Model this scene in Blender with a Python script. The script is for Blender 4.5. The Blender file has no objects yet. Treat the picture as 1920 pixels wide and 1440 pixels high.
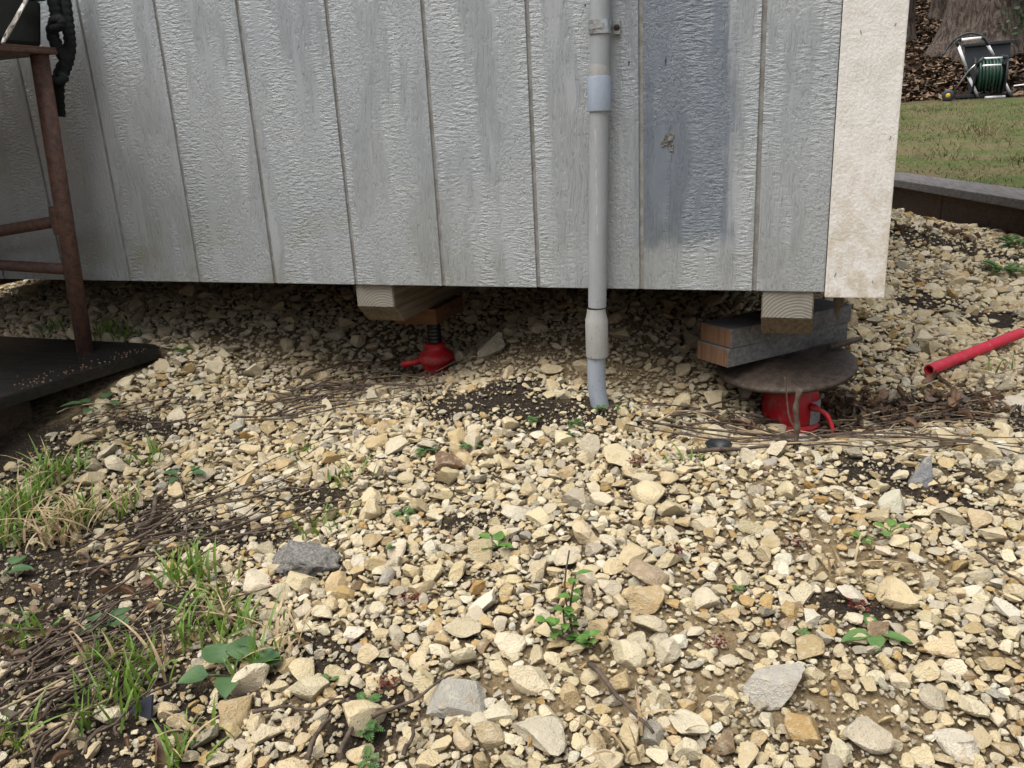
import bpy, bmesh, math, random
import numpy as np
from mathutils import Vector, Matrix

random.seed(7)
rng = np.random.default_rng(11)
SC = bpy.context.scene
COL = SC.collection
rad = math.radians

# ------------------------------------------------------------------ camera
FPX = 1544.67                                   # focal length in pixels of the 1920-wide photo
YAW, PITCH, ROLL = rad(-20.4335), rad(17.405), rad(-3.0592)
CAM = np.array([1.92146, -1.51705, 0.3055])     # metres; the shed's bottom edge is z = 0, its front is y = 0
fw = np.array([math.sin(YAW) * math.cos(PITCH), math.cos(YAW) * math.cos(PITCH), -math.sin(PITCH)])
r0 = np.array([math.cos(YAW), -math.sin(YAW), 0.0])
u0 = np.cross(r0, fw)
rv = math.cos(ROLL) * r0 + math.sin(ROLL) * u0
uv = -math.sin(ROLL) * r0 + math.cos(ROLL) * u0
cam_data = bpy.data.cameras.new('camera')
cam_data.sensor_width = 36.0
cam_data.lens = FPX * 36.0 / 1920.0
cam_data.clip_start = 0.02
cam_data.clip_end = 400
cam = bpy.data.objects.new('camera', cam_data)
COL.objects.link(cam)
cam.matrix_world = Matrix(((rv[0], uv[0], -fw[0], CAM[0]), (rv[1], uv[1], -fw[1], CAM[1]),
                           (rv[2], uv[2], -fw[2], CAM[2]), (0, 0, 0, 1)))
SC.camera = cam

# ------------------------------------------------------------------ sky, sun, exposure
SUN_EL, SUN_AZ = rad(68), rad(215)              # azimuth clockwise from +y: behind the camera, a little to its left
world = bpy.data.worlds.new('World')
SC.world = world
world.use_nodes = True
wn = world.node_tree
for n in list(wn.nodes):
    wn.nodes.remove(n)
sky = wn.nodes.new('ShaderNodeTexSky')
sky.sky_type = 'NISHITA'
sky.sun_disc = False
sky.sun_elevation = SUN_EL
sky.sun_rotation = SUN_AZ
sky.air_density = 1.0
sky.dust_density = 2.0
sky.ozone_density = 1.0
hs = wn.nodes.new('ShaderNodeHueSaturation')    # a veil of cloud: the blue is mostly gone
hs.inputs['Saturation'].default_value = 0.32
bg = wn.nodes.new('ShaderNodeBackground')
bg.inputs['Strength'].default_value = 0.05
wo = wn.nodes.new('ShaderNodeOutputWorld')
wn.links.new(sky.outputs[0], hs.inputs['Color'])
wn.links.new(hs.outputs[0], bg.inputs['Color'])
wn.links.new(bg.outputs[0], wo.inputs['Surface'])
sd = bpy.data.lights.new('sun', 'SUN')
sd.energy = 1.5
sd.angle = rad(60)
sd.color = (1.0, 0.965, 0.91)
so = bpy.data.objects.new('sun', sd)
COL.objects.link(so)
sun_dir = Vector((math.sin(SUN_AZ) * math.cos(SUN_EL), math.cos(SUN_AZ) * math.cos(SUN_EL), math.sin(SUN_EL)))
so.rotation_euler = sun_dir.to_track_quat('Z', 'Y').to_euler()
SC.view_settings.view_transform = 'Standard'
SC.view_settings.look = 'None'
SC.view_settings.gamma = 1.0
SC.view_settings.use_curve_mapping = False
SC.view_settings.exposure = 1.85

# ------------------------------------------------------------------ projection helpers
def ray(px, py):
    return fw + rv * ((px - 960) / FPX) - uv * ((py - 720) / FPX)
def aty(px, py, y):
    d = ray(px, py); return CAM + d * ((y - CAM[1]) / d[1])
def atz(px, py, z):
    d = ray(px, py); return CAM + d * ((z - CAM[2]) / d[2])
def atd(px, py, t):
    return CAM + t * ray(px, py)
def project(P):
    d = P - CAM
    z = d @ fw
    return 960 + FPX * (d @ rv) / z, 720 - FPX * (d @ uv) / z, z

# ------------------------------------------------------------------ numpy noise
_perm = rng.random((256, 256))
def vnoise(x, y):
    xi = np.floor(x).astype(int); yi = np.floor(y).astype(int)
    fx = x - xi; fy = y - yi
    fx = fx * fx * (3 - 2 * fx); fy = fy * fy * (3 - 2 * fy)
    a = _perm[xi & 255, yi & 255]; b = _perm[(xi + 1) & 255, yi & 255]
    c = _perm[xi & 255, (yi + 1) & 255]; d = _perm[(xi + 1) & 255, (yi + 1) & 255]
    return (a * (1 - fx) + b * fx) * (1 - fy) + (c * (1 - fx) + d * fx) * fy - 0.5
def fbm(x, y, oct=4):
    s = 0; a = 1.0
    for k in range(oct):
        s = s + a * vnoise(x * 2 ** k + 17.3 * k, y * 2 ** k + 5.1 * k); a *= 0.5
    return s

# ------------------------------------------------------------------ ground height
CTRL = np.array([
    (1.54, -0.02, -.226), (1.40, .10, -.19), (1.36, -.03, -.205), (1.35, .45, -.13), (1.72, .55, -.15), (1.65, .15, -.215), (1.73, .16, -.23), (1.70, .32, -.185), (1.72, -.05, -.248), (1.92, .42, -.25), (1.92, .7, -.18),
    (1.90, .17, -.322), (1.90, .05, -.312), (1.91, -.10, -.252), (2.10, .14, -.292), (2.03, .0, -.27), (2.2, .33, -.262), (2.42, .75, -.255), (2.35, .1, -.25),
    (2.3, 3.1, -.255), (2.68, 2.1, -.215), (2.4, 1.4, -.235), (2.9, .9, -.24), (2.1, 1.2, -.21),
    (1.06, .26, -.283), (1.02, .36, -.265), (1.05, .17, -.266), (1.04, .06, -.262), (1.42, .25, -.155), (.86, .10, -.25), (1.2, .28, -.205), (1.22, .05, -.232), (.84, .42, -.19), (1.06, .62, -.16), (1.1, .95, -.085),
    (.52, -.03, -.178), (.3, .3, -.15), (.6, .35, -.165), (.3, .75, -.085), (.72, .8, -.095), (1.5, .85, -.085), (.5, -.42, -.255), (.2, -.5, -.27), (-.4, .2, -.16), (-.6, -.4, -.24),
    (1.1, -.2, -.255), (1.5, -.35, -.262), (1.5, -.6, -.28), (1.62, -.92, -.30), (1.1, -1.0, -.325), (.7, -.7, -.305), (2.15, -.75, -.285), (2.3, -.2, -.255), (2.7, -.1, -.25),
    (1.6, -1.5, -.33), (2.6, -1.2, -.30), (.2, -1.3, -.34),
    (.9, 1.4, -.05), (1.6, 1.5, -.06), (.2, 1.3, -.05), (.9, 2.3, -.01), (1.8, 2.4, -.02), (-.3, 2.3, -.02),  # ground raised under the shed's rear to shut out light
    (-3, -3, -.40), (-3, 1, -.22), (-3, 5, .1), (1.5, 5, .05), (5, -3, -.32), (5.5, .5, -.25), (1.5, -4, -.42)])
def _tps(d2):
    return np.where(d2 > 1e-12, d2 * np.log(np.maximum(d2, 1e-12)), 0)
def _fit():
    n = len(CTRL); X = CTRL[:, :2]
    K = _tps(((X[:, None] - X[None]) ** 2).sum(-1)) + np.eye(n) * 1e-3
    Pm = np.c_[np.ones(n), X]
    A = np.zeros((n + 3, n + 3)); A[:n, :n] = K; A[:n, n:] = Pm; A[n:, :n] = Pm.T
    return np.linalg.solve(A, np.r_[CTRL[:, 2], 0, 0, 0])
_W = _fit()
def H(x, y):
    x = np.asarray(x, float); y = np.asarray(y, float)
    shp = np.broadcast(x, y).shape
    xc = np.clip(np.broadcast_to(x, shp).ravel(), -3, 5); yc = np.clip(np.broadcast_to(y, shp).ravel(), -4, 5)
    out = np.empty(xc.shape)
    for s in range(0, len(xc), 20000):
        a, b = xc[s:s + 20000], yc[s:s + 20000]
        d2 = (a[:, None] - CTRL[:, 0]) ** 2 + (b[:, None] - CTRL[:, 1]) ** 2
        out[s:s + 20000] = _tps(d2) @ _W[:-3] + _W[-3] + _W[-2] * a + _W[-1] * b
    out = out.reshape(shp)
    return out + 0.016 * fbm(x * 7, y * 7, 3)
def gp(px, py):
    d = ray(px, py); z = -0.26
    for i in range(14):
        P = CAM + d * ((z - CAM[2]) / d[2]); z = 0.5 * z + 0.5 * float(H(P[0], P[1]))
    return CAM + d * ((z - CAM[2]) / d[2])
def patch(px, py, rx, ry):          # an elliptic patch on the ground: centre and radii in metres
    c = gp(px, py); return c[0], c[1], rx, ry
def inside(plist, x, y):
    m = np.zeros(np.shape(x))
    for (cx, cy, rx, ry) in plist:
        d = np.hypot((x - cx) / rx, (y - cy) / ry) + 0.9 * fbm(x * 9 + cx * 5, y * 9, 3)
        m = np.maximum(m, np.clip((1.25 - d) / 0.5, 0, 1))
    return m
SOIL = [patch(930, 742, .21, .10), patch(1020, 765, .13, .06), patch(1650, 890, .12, .10), patch(1720, 925, .08, .05), patch(60, 1120, .16, .12), patch(90, 1290, .15, .10),
        patch(20, 880, .16, .12), patch(300, 1330, .12, .07), patch(150, 1420, .15, .08), patch(620, 1230, .08, .04), patch(300, 800, .12, .05),
        patch(870, 980, .05, .04), patch(700, 1330, .05, .05), patch(1860, 790, .25, .05), patch(1680, 780, .2, .06),
        patch(560, 930, .14, .04), patch(350, 990, .14, .05), patch(1600, 1140, .05, .02), (1.30, -.055, .17, .07), patch(1760, 560, .12, .12), patch(1740, 450, .35, .12), patch(1880, 600, .10, .08), patch(230, 1150, .12, .08), patch(0, 1000, .12, .1)]
SAND = [(1.42, .20, .26, .16), (1.62, .10, .10, .08), (.55, .15, .3, .12), patch(1300, 1180, .10, .06), patch(1500, 1300, .12, .06), patch(1700, 1060, .12, .06), patch(1250, 1075, .06, .04), patch(1130, 1290, .10, .06), patch(1030, 1260, .07, .05), patch(1450, 980, .10, .04), patch(1010, 640, .25, .10), patch(1800, 760, .2, .08),
        patch(520, 640, .3, .12), patch(1900, 920, .1, .06), patch(1620, 900, .2, .1)]

MOUND = [(1.29, -.05, .16, .075), (1.40, -.06, .10, .05)]          # smooth dark earth left of the pipe
BANK = [(1.40, .20, .22, .15), (.60, .16, .22, .10)]               # fine dusty spill under the shed

# ------------------------------------------------------------------ object helpers
def tag(o, label=None, cat=None, group=None, kind=None):
    if label: o['label'] = label
    if cat: o['category'] = cat
    if group: o['group'] = group
    if kind: o['kind'] = kind
    return o
def empty(name, loc=(0, 0, 0)):
    o = bpy.data.objects.new(name, None); COL.objects.link(o); o.location = [float(v) for v in loc]
    o.empty_display_size = 0.02
    return o
def link(name, me, mat=None, parent=None, loc=None):
    o = bpy.data.objects.new(name, me); COL.objects.link(o)
    if mat is not None and not me.materials: me.materials.append(mat)
    if parent is not None:
        o.parent = parent
        if loc is None:                           # geometry is in world coordinates: undo the parent's place
            base = Vector((0, 0, 0)); p = parent
            while p is not None:
                base += Vector(p.location); p = p.parent
            o.location = -base
    if loc is not None: o.location = [float(v) for v in loc]
    return o
class MB:
    """collects boxes, tubes, lathes and strips, then links them as one mesh"""
    def __init__(s): s.v = []; s.f = []; s.sm = []
    def add(s, vs, fs, smooth=False):
        b = len(s.v); s.v += [tuple(float(c) for c in v) for v in vs]; s.f += [tuple(i + b for i in f) for f in fs]; s.sm += [smooth] * len(fs)
        return s
    def box(s, a, b):
        (x0, y0, z0), (x1, y1, z1) = a, b
        return s.add([(x0, y0, z0), (x1, y0, z0), (x1, y1, z0), (x0, y1, z0), (x0, y0, z1), (x1, y0, z1), (x1, y1, z1), (x0, y1, z1)],
                     [(3, 2, 1, 0), (4, 5, 6, 7), (0, 1, 5, 4), (1, 2, 6, 5), (2, 3, 7, 6), (3, 0, 4, 7)])
    def obox(s, c, ax, ay, az, hx, hy, hz):
        c, ax, ay, az = map(np.asarray, (c, ax, ay, az))
        vs = [c + i * hx * ax + j * hy * ay + k * hz * az for k in (-1, 1) for (i, j) in ((-1, -1), (1, -1), (1, 1), (-1, 1))]
        return s.add(vs, [(3, 2, 1, 0), (4, 5, 6, 7), (0, 1, 5, 4), (1, 2, 6, 5), (2, 3, 7, 6), (3, 0, 4, 7)])
    def tube(s, pts, r, n=8, caps=True, flat=1.0):
        pts = [np.asarray(p, float) for p in pts]; m = len(pts)
        if not hasattr(r, '__len__'): r = [r] * m
        t0 = pts[1] - pts[0]; t0 = t0 / np.linalg.norm(t0)
        ref = np.array([0, 0, 1.0]) if abs(t0[2]) < .9 else np.array([0, 1.0, 0])
        a = np.cross(t0, ref); a /= np.linalg.norm(a)
        vs = []
        for i in range(m):
            t = pts[min(i + 1, m - 1)] - pts[max(i - 1, 0)]; t = t / (np.linalg.norm(t) + 1e-12)
            a = a - t * (a @ t); a /= (np.linalg.norm(a) + 1e-12); b = np.cross(t, a)
            for k in range(n):
                w = 2 * math.pi * k / n
                vs.append(pts[i] + r[i] * (math.cos(w) * a + flat * math.sin(w) * b))
        fs = [(i * n + k, i * n + (k + 1) % n, (i + 1) * n + (k + 1) % n, (i + 1) * n + k) for i in range(m - 1) for k in range(n)]
        s.add(vs, fs, True)
        if caps:
            b0 = len(s.v) - len(vs)
            s.f.append(tuple(b0 + k for k in range(n))[::-1]); s.f.append(tuple(b0 + (m - 1) * n + k for k in range(n))); s.sm += [False, False]
        return s
    def lathe(s, prof, c, n=32, axis=None, smooth=True):
        c = np.asarray(c, float)
        if axis is None: A, B, Z = np.array([1, 0, 0.]), np.array([0, 1, 0.]), np.array([0, 0, 1.])
        else:
            Z = np.asarray(axis, float); Z = Z / np.linalg.norm(Z)
            ref = np.array([0, 0, 1.]) if abs(Z[2]) < .9 else np.array([1., 0, 0]); A = np.cross(ref, Z); A /= np.linalg.norm(A); B = np.cross(Z, A)
        vs = [c + r * (math.cos(2 * math.pi * k / n) * A + math.sin(2 * math.pi * k / n) * B) + z * Z for (r, z) in prof for k in range(n)]
        m = len(prof)
        fs = [(i * n + k, i * n + (k + 1) % n, (i + 1) * n + (k + 1) % n, (i + 1) * n + k) for i in range(m - 1) for k in range(n)]
        return s.add(vs, fs, smooth)
    def mesh(s, name, bevel=0, sharp=None):
        me = bpy.data.meshes.new(name); me.from_pydata(s.v, [], s.f)
        if bevel:
            bm = bmesh.new(); bm.from_mesh(me)
            bmesh.ops.bevel(bm, geom=list(bm.edges), offset=bevel, segments=2, affect='EDGES', profile=.6)
            bm.to_mesh(me); bm.free()
        else:
            me.polygons.foreach_set('use_smooth', s.sm)
        if sharp: me.set_sharp_from_angle(angle=rad(sharp))
        me.update(); return me
    def build(s, name, mat, parent=None, bevel=0, sharp=None):
        return link(name, s.mesh(name, bevel, sharp), mat, parent)
def np_mesh(name, V, F, smooth=False):
    me = bpy.data.meshes.new(name)
    V = np.ascontiguousarray(V, dtype=np.float32); F = np.ascontiguousarray(F, dtype=np.int32)
    k = F.shape[1]
    me.vertices.add(len(V)); me.vertices.foreach_set('co', V.ravel())
    me.loops.add(F.size); me.loops.foreach_set('vertex_index', F.ravel())
    me.polygons.add(len(F)); me.polygons.foreach_set('loop_start', np.arange(0, F.size, k, dtype=np.int32))
    me.polygons.foreach_set('loop_total', np.full(len(F), k, dtype=np.int32))
    me.polygons.foreach_set('use_smooth', np.full(len(F), smooth))
    me.update(calc_edges=True)
    return me
def smooth_path(pts, n):
    pts = np.asarray(pts, float); m = len(pts)
    out = []
    for q in np.linspace(0, m - 1, n):
        i = min(int(q), m - 2); t = q - i
        p0, p1, p2, p3 = pts[max(i - 1, 0)], pts[i], pts[i + 1], pts[min(i + 2, m - 1)]
        out.append(.5 * ((2 * p1) + (-p0 + p2) * t + (2 * p0 - 5 * p1 + 4 * p2 - p3) * t * t + (-p0 + 3 * p1 - 3 * p2 + p3) * t ** 3))
    return out

# ------------------------------------------------------------------ materials
class NT:
    def __init__(s, name, rough=.7, spec=.4, metal=0):
        s.m = bpy.data.materials.new(name); s.m.use_nodes = True; s.t = s.m.node_tree
        s.b = s.t.nodes['Principled BSDF']
        s.b.inputs['Roughness'].default_value = rough; s.b.inputs['Specular IOR Level'].default_value = spec; s.b.inputs['Metallic'].default_value = metal
    def n(s, typ, **k):
        nd = s.t.nodes.new(typ)
        for a, v in k.items(): setattr(nd, a, v)
        return nd
    def set(s, sock, v):
        if isinstance(v, bpy.types.NodeSocket): s.t.links.new(v, sock)
        elif isinstance(v, (tuple, list)) and len(v) == 3 and sock.type == 'RGBA': sock.default_value = (*v, 1)
        else: sock.default_value = v
    def pos(s, scale=(1, 1, 1), obj=False):
        src = s.n('ShaderNodeTexCoord').outputs['Object'] if obj else s.n('ShaderNodeNewGeometry').outputs['Position']
        mp = s.n('ShaderNodeMapping'); s.set(mp.inputs['Vector'], src); mp.inputs['Scale'].default_value = scale
        return mp.outputs[0]
    def noise(s, vec, scale=5, detail=4, rough=.6, dist=0):
        nd = s.n('ShaderNodeTexNoise'); s.set(nd.inputs['Vector'], vec)
        nd.inputs['Scale'].default_value = scale; nd.inputs['Detail'].default_value = detail; nd.inputs['Roughness'].default_value = rough; nd.inputs['Distortion'].default_value = dist
        return nd.outputs[0]
    def voro(s, vec, scale=5, feature='F1'):
        nd = s.n('ShaderNodeTexVoronoi'); nd.feature = feature; s.set(nd.inputs['Vector'], vec); nd.inputs['Scale'].default_value = scale
        return nd.outputs['Distance']
    def ramp(s, fac, lo, hi, a=0., b=1.):
        nd = s.n('ShaderNodeMapRange'); nd.interpolation_type = 'SMOOTHSTEP'; s.set(nd.inputs[0], fac)
        nd.inputs[1].default_value = lo; nd.inputs[2].default_value = hi; nd.inputs[3].default_value = a; nd.inputs[4].default_value = b
        return nd.outputs[0]
    def math(s, op, a, b=0.):
        nd = s.n('ShaderNodeMath', operation=op); s.set(nd.inputs[0], a); s.set(nd.inputs[1], b); return nd.outputs[0]
    def mix(s, fac, a, b, mode='MIX'):
        nd = s.n('ShaderNodeMix', data_type='RGBA', blend_type=mode); s.set(nd.inputs[0], fac); s.set(nd.inputs[6], a); s.set(nd.inputs[7], b); return nd.outputs[2]
    def fmix(s, fac, a, b):
        nd = s.n('ShaderNodeMix', data_type='FLOAT'); s.set(nd.inputs[0], fac); s.set(nd.inputs[2], a); s.set(nd.inputs[3], b); return nd.outputs[0]
    def sep(s, vec):
        nd = s.n('ShaderNodeSeparateXYZ'); s.set(nd.inputs[0], vec); return nd.outputs
    def bump(s, h, dist=.003, strength=1.):
        nd = s.n('ShaderNodeBump'); nd.inputs['Distance'].default_value = dist; nd.inputs['Strength'].default_value = strength; s.set(nd.inputs['Height'], h)
        s.t.links.new(nd.outputs[0], s.b.inputs['Normal'])
    def col(s, c): s.set(s.b.inputs['Base Color'], c); return s
    def ro(s, c): s.set(s.b.inputs['Roughness'], c); return s

def m_simple(name, c, rough=.6, spec=.4, metal=0, var=.25, scale=30, bump=.0005, c2=None):
    t = NT(name, rough, spec, metal); p = t.pos()
    n1 = t.noise(p, scale, 5); n2 = t.noise(p, scale * 6, 3)
    dark = c2 if c2 else tuple(v * (1 - var) for v in c)
    t.col(t.mix(t.ramp(n1, .35, .65), c, dark)); t.bump(n2, bump)
    return t.m
def m_siding():
    t = NT('siding_paint', .36, .5); p = t.pos()
    x, y, z = t.sep(p)
    warp = t.noise(t.pos((1, 1, 1)), 9, 2)
    vec = t.n('ShaderNodeCombineXYZ'); t.set(vec.inputs[0], t.math('ADD', x, t.math('MULTIPLY', warp, .022))); t.set(vec.inputs[1], y); t.set(vec.inputs[2], t.math('ADD', z, t.math('MULTIPLY', t.noise(t.pos(), 14, 2), .02)))
    def sc(v, s):
        mp = t.n('ShaderNodeMapping'); t.set(mp.inputs[0], v); mp.inputs['Scale'].default_value = s; return mp.outputs[0]
    grain = t.noise(sc(vec.outputs[0], (240, 1, 10)), 1, 5, .65)
    ripple = t.noise(sc(vec.outputs[0], (60, 1, 200)), 1, 4, .6)
    lump = t.noise(sc(vec.outputs[0], (150, 1, 150)), 1, 5, .7)
    dash = t.ramp(t.noise(sc(vec.outputs[0], (150, 1, 40)), 1, 2, .5), .56, .66)
    m1 = t.ramp(t.noise(sc(vec.outputs[0], (13, 1, 2.2)), 1, 2), .42, .58)
    m2 = t.ramp(t.noise(sc(vec.outputs[0], (9, 1, 3.5)), 1.3, 2), .45, .6)
    flat = t.ramp(t.noise(sc(vec.outputs[0], (16, 1, 2.0)), 1.7, 2), .56, .66)
    h = t.fmix(m1, grain, ripple)
    h = t.fmix(t.math('MULTIPLY', m2, .6), h, lump)
    h = t.math('SUBTRACT', h, t.math('MULTIPLY', dash, .12))
    h = t.fmix(t.math('MULTIPLY', flat, .8), h, .5)
    blot = t.noise(p, 3.5, 4)
    base = t.mix(t.ramp(blot, .35, .7), (.330, .350, .362), (.288, .311, .328))
    base = t.mix(t.ramp(h, .40, .22, 0, .22), base, (.22, .22, .21))
    # a darker repaint patch, brushed out at its edges
    e = t.math('ADD', t.math('MULTIPLY', t.math('SUBTRACT', t.noise(t.pos((60, 1, 5)), 1, 4), .5), .09), t.math('MULTIPLY', t.math('SUBTRACT', t.noise(t.pos((11, 1, 9)), 1, 4), .5), .06))
    xe = t.math('ADD', x, e)
    mx = t.math('MULTIPLY', t.ramp(xe, 1.580, 1.610), t.ramp(xe, 1.800, 1.765))
    e2 = t.math('MULTIPLY', t.math('SUBTRACT', t.noise(t.pos((25, 1, 14)), 1, 4), .5), .10)
    zs = t.math('SUBTRACT', t.math('ADD', z, e2), t.math('MULTIPLY', t.math('SUBTRACT', x, 1.62), .07))
    mz = t.ramp(zs, .055, .10)
    left = t.ramp(x, 1.618, 1.630, .40, 1)
    pm = t.math('MULTIPLY', t.math('MULTIPLY', mx, mz), left)
    base = t.mix(t.math('MULTIPLY', pm, 1.), base, t.mix(t.ramp(t.noise(p, 20, 4), .3, .7), (.138, .162, .195), (.165, .190, .222)))
    # splash dirt and algae close to the bottom edge, more to the left
    g = t.noise(t.pos((7, 1, 9)), 1, 5, .65); g2 = t.noise(t.pos((260, 1, 160)), 1, 3, .7)
    low = t.ramp(z, .30, 0.0)
    base = t.mix(t.math('MULTIPLY', t.math('MULTIPLY', low, t.ramp(g, .40, .70)), t.ramp(x, 1.6, .2, .25, .75)), base, (.20, .195, .13))
    base = t.mix(t.math('MULTIPLY', t.ramp(z, .16, 0), t.math('MULTIPLY', t.ramp(g2, .52, .70), .7)), base, (.17, .14, .10))
    base = t.mix(t.math('MULTIPLY', t.ramp(t.noise(t.pos((3, 1, 2)), 1, 3), .45, .7), t.ramp(x, 1.2, -.1, 0, .35)), base, (.20, .22, .21))  # patchy grey at any height, stronger towards the left end
    specks = t.ramp(t.noise(t.pos((90, 1, 60)), 1, 2), .74, .78)
    base = t.mix(t.math('MULTIPLY', specks, .5), base, (.12, .10, .08))
    t.col(base); t.ro(t.fmix(t.ramp(blot, .4, .6), .22, .34)); t.bump(h, .0058, 1.)
    return t.m
def m_white():
    t = NT('white_trim_paint', .5, .4); p = t.pos()
    h = t.fmix(.5, t.noise(t.pos((170, 170, 12)), 1, 5, .65), t.noise(t.pos((220, 220, 160)), 1, 4, .7))
    c = t.mix(t.ramp(t.noise(p, 30, 4), .4, .7), (.68, .655, .615), (.60, .575, .525))
    c = t.mix(t.ramp(h, .44, .28, 0, .5), c, (.36, .30, .23))
    z = t.sep(p)[2]
    c = t.mix(t.math('MULTIPLY', t.ramp(z, .35, -.02), t.ramp(t.noise(t.pos((60, 60, 40)), 1, 4), .4, .68, 0, .75)), c, (.45, .38, .28))
    t.col(c); t.bump(h, .0038, .9); return t.m
def m_wood(name, c1, c2, axis='x', rough=.8, ring=False, bump=.002):
    t = NT(name, rough, .25)
    s = {'x': (5, 130, 130), 'y': (130, 5, 130), 'z': (130, 130, 5)}[axis]
    if ring:
        d = t.n('ShaderNodeTexWave', wave_type='RINGS'); d.rings_direction = 'Y'; t.set(d.inputs['Vector'], t.pos((1, 1, 1), True)); d.inputs['Scale'].default_value = 55; d.inputs['Distortion'].default_value = 3; d.inputs['Detail'].default_value = 3
        h = d.outputs['Fac']
    else: h = t.noise(t.pos(s), 1, 5, .6, .4)
    b = t.noise(t.pos(), 14, 4)
    c = t.mix(t.ramp(h, .3, .7), c1, c2); c = t.mix(t.ramp(b, .5, .75, 0, .5), c, tuple(v * .55 for v in c2))
    t.col(c); t.bump(h, bump); return t.m
def m_stone(name, attr):
    t = NT(name, .88, .25); p = t.pos()
    if attr: a = t.n('ShaderNodeAttribute'); a.attribute_name = 'tone'; src = a.outputs['Color']
    else: src = t.n('ShaderNodeObjectInfo').outputs['Color']
    n1 = t.noise(p, 95, 5, .65); n2 = t.noise(p, 420, 4, .7); n3 = t.noise(p, 40, 3)
    c = t.mix(t.ramp(n1, .46, .72, 0, .55), src, (.68, .615, .48))
    c = t.mix(t.ramp(n3, .55, .75, 0, .55), c, t.mix(.55, src, (.36, .22, .085)))
    c = t.mix(t.ramp(n2, .42, .27, 0, .75), c, t.mix(.6, src, (.08, .06, .04)))
    t.col(c); t.bump(t.math('ADD', n1, t.math('MULTIPLY', n2, .8)), .0060, 1.); return t.m
def m_ground():
    t = NT('soil_and_grit', .95, .15); p = t.pos()
    a = t.n('ShaderNodeAttribute'); a.attribute_name = 'soil'
    ax = t.sep(a.outputs['Vector'])
    n1 = t.noise(p, 60, 6, .7); n2 = t.noise(p, 300, 4, .7); n3 = t.noise(p, 9, 4); vo = t.voro(p, 190)
    grit = t.mix(t.ramp(n2, .35, .65), (.130, .092, .052), (.32, .245, .145))
    grit = t.mix(t.ramp(n1, .56, .40, 0, .8), grit, (.060, .043, .026))
    dark = t.mix(t.ramp(n2, .4, .72), (.030, .023, .018), (.085, .062, .044))
    sand = t.mix(t.ramp(n2, .3, .7), (.25, .175, .090), (.38, .29, .175))
    c = t.mix(ax[1], grit, sand); c = t.mix(ax[0], c, dark)
    c = t.mix(t.math('MULTIPLY', t.ramp(vo, .22, .12), t.ramp(n3, .3, .6, .2, .8)), c, (.40, .33, .22))
    far = t.mix(t.ramp(t.noise(p, 4, 6, .7), .35, .65), (.085, .058, .035), (.17, .12, .075))
    c = t.mix(ax[2], c, far)
    t.col(c); t.bump(t.math('ADD', n1, n2), .010, 1); return t.m
def m_leaf(name, c1, c2, rough=.5, trans=.25, scale=60):
    t = NT(name, rough, .35); p = t.pos()
    t.col(t.mix(t.ramp(t.noise(p, scale, 4), .35, .65), c1, c2))
    t.bump(t.noise(p, 400, 2), .0006)
    tr = t.n('ShaderNodeBsdfTranslucent'); tr.inputs[0].default_value = (*[min(1, v * 1.3) for v in c1], 1)
    ms = t.n('ShaderNodeMixShader'); ms.inputs[0].default_value = trans
    t.t.links.new(t.b.outputs[0], ms.inputs[1]); t.t.links.new(tr.outputs[0], ms.inputs[2])
    t.t.links.new(ms.outputs[0], t.t.nodes['Material Output'].inputs[0]); return t.m
def m_rust(name, c1, c2, rough=.75, amt=(.4, .62)):
    t = NT(name, rough, .35); p = t.pos()
    n1 = t.noise(p, 70, 6, .7); n2 = t.noise(p, 260, 4); n3 = t.noise(p, 700, 2)
    c = t.mix(t.ramp(n1, *amt), c1, c2); c = t.mix(t.ramp(n3, .64, .72, 0, .7), c, (.32, .29, .25))
    t.col(c); t.bump(n2, .0008); return t.m
def m_red(name):
    t = NT(name, .42, .45); p = t.pos()
    n1 = t.noise(p, 45, 5, .7); n2 = t.noise(p, 300, 4); z = t.sep(p)[2]
    c = t.mix(t.ramp(n1, .35, .7), (.50, .013, .022), (.37, .010, .016))
    c = t.mix(t.math('MULTIPLY', t.ramp(n1, .48, .68), .5), c, (.38, .17, .13))
    c = t.mix(t.ramp(n2, .68, .74, 0, .7), c, (.10, .035, .025))
    t.col(c); t.ro(t.fmix(t.ramp(n1, .4, .6), .36, .62)); t.bump(n2, .0006); return t.m
def m_pipe(name, c):
    t = NT(name, .5, .4); p = t.pos(); z = t.sep(p)[2]
    n1 = t.noise(t.pos((25, 25, 9)), 1, 5, .65); n2 = t.noise(t.pos((420, 420, 160)), 1, 2); n3 = t.noise(t.pos((180, 180, 5)), 1, 4)
    c1 = t.mix(t.ramp(n1, .35, .7), c, tuple(v * .86 for v in c))
    c1 = t.mix(t.math('MULTIPLY', t.ramp(n2, .64, .70), t.ramp(z, .1, -.15, .15, .9)), c1, (.09, .07, .05))
    c1 = t.mix(t.math('MULTIPLY', t.ramp(n3, .62, .72), .4), c1, (.55, .54, .50))
    sx = t.math('ABSOLUTE', t.math('SUBTRACT', t.math('ADD', t.sep(p)[0], t.math('MULTIPLY', t.noise(t.pos((1, 1, 40)), 1, 3), .006)), 1.5555))
    sm = t.math('MULTIPLY', t.math('MULTIPLY', t.ramp(sx, .0016, .0006), t.ramp(z, .10, .12)), t.math('MULTIPLY', t.ramp(z, .318, .31), t.ramp(t.sep(p)[1], -.03, -.036)))
    c1 = t.mix(t.math('MULTIPLY', t.math('MULTIPLY', sm, t.ramp(t.noise(t.pos((90, 90, 60)), 1, 3), .4, .6)), .6), c1, (.48, .45, .39))
    t.col(c1); t.bump(n1, .0008); return t.m

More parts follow.
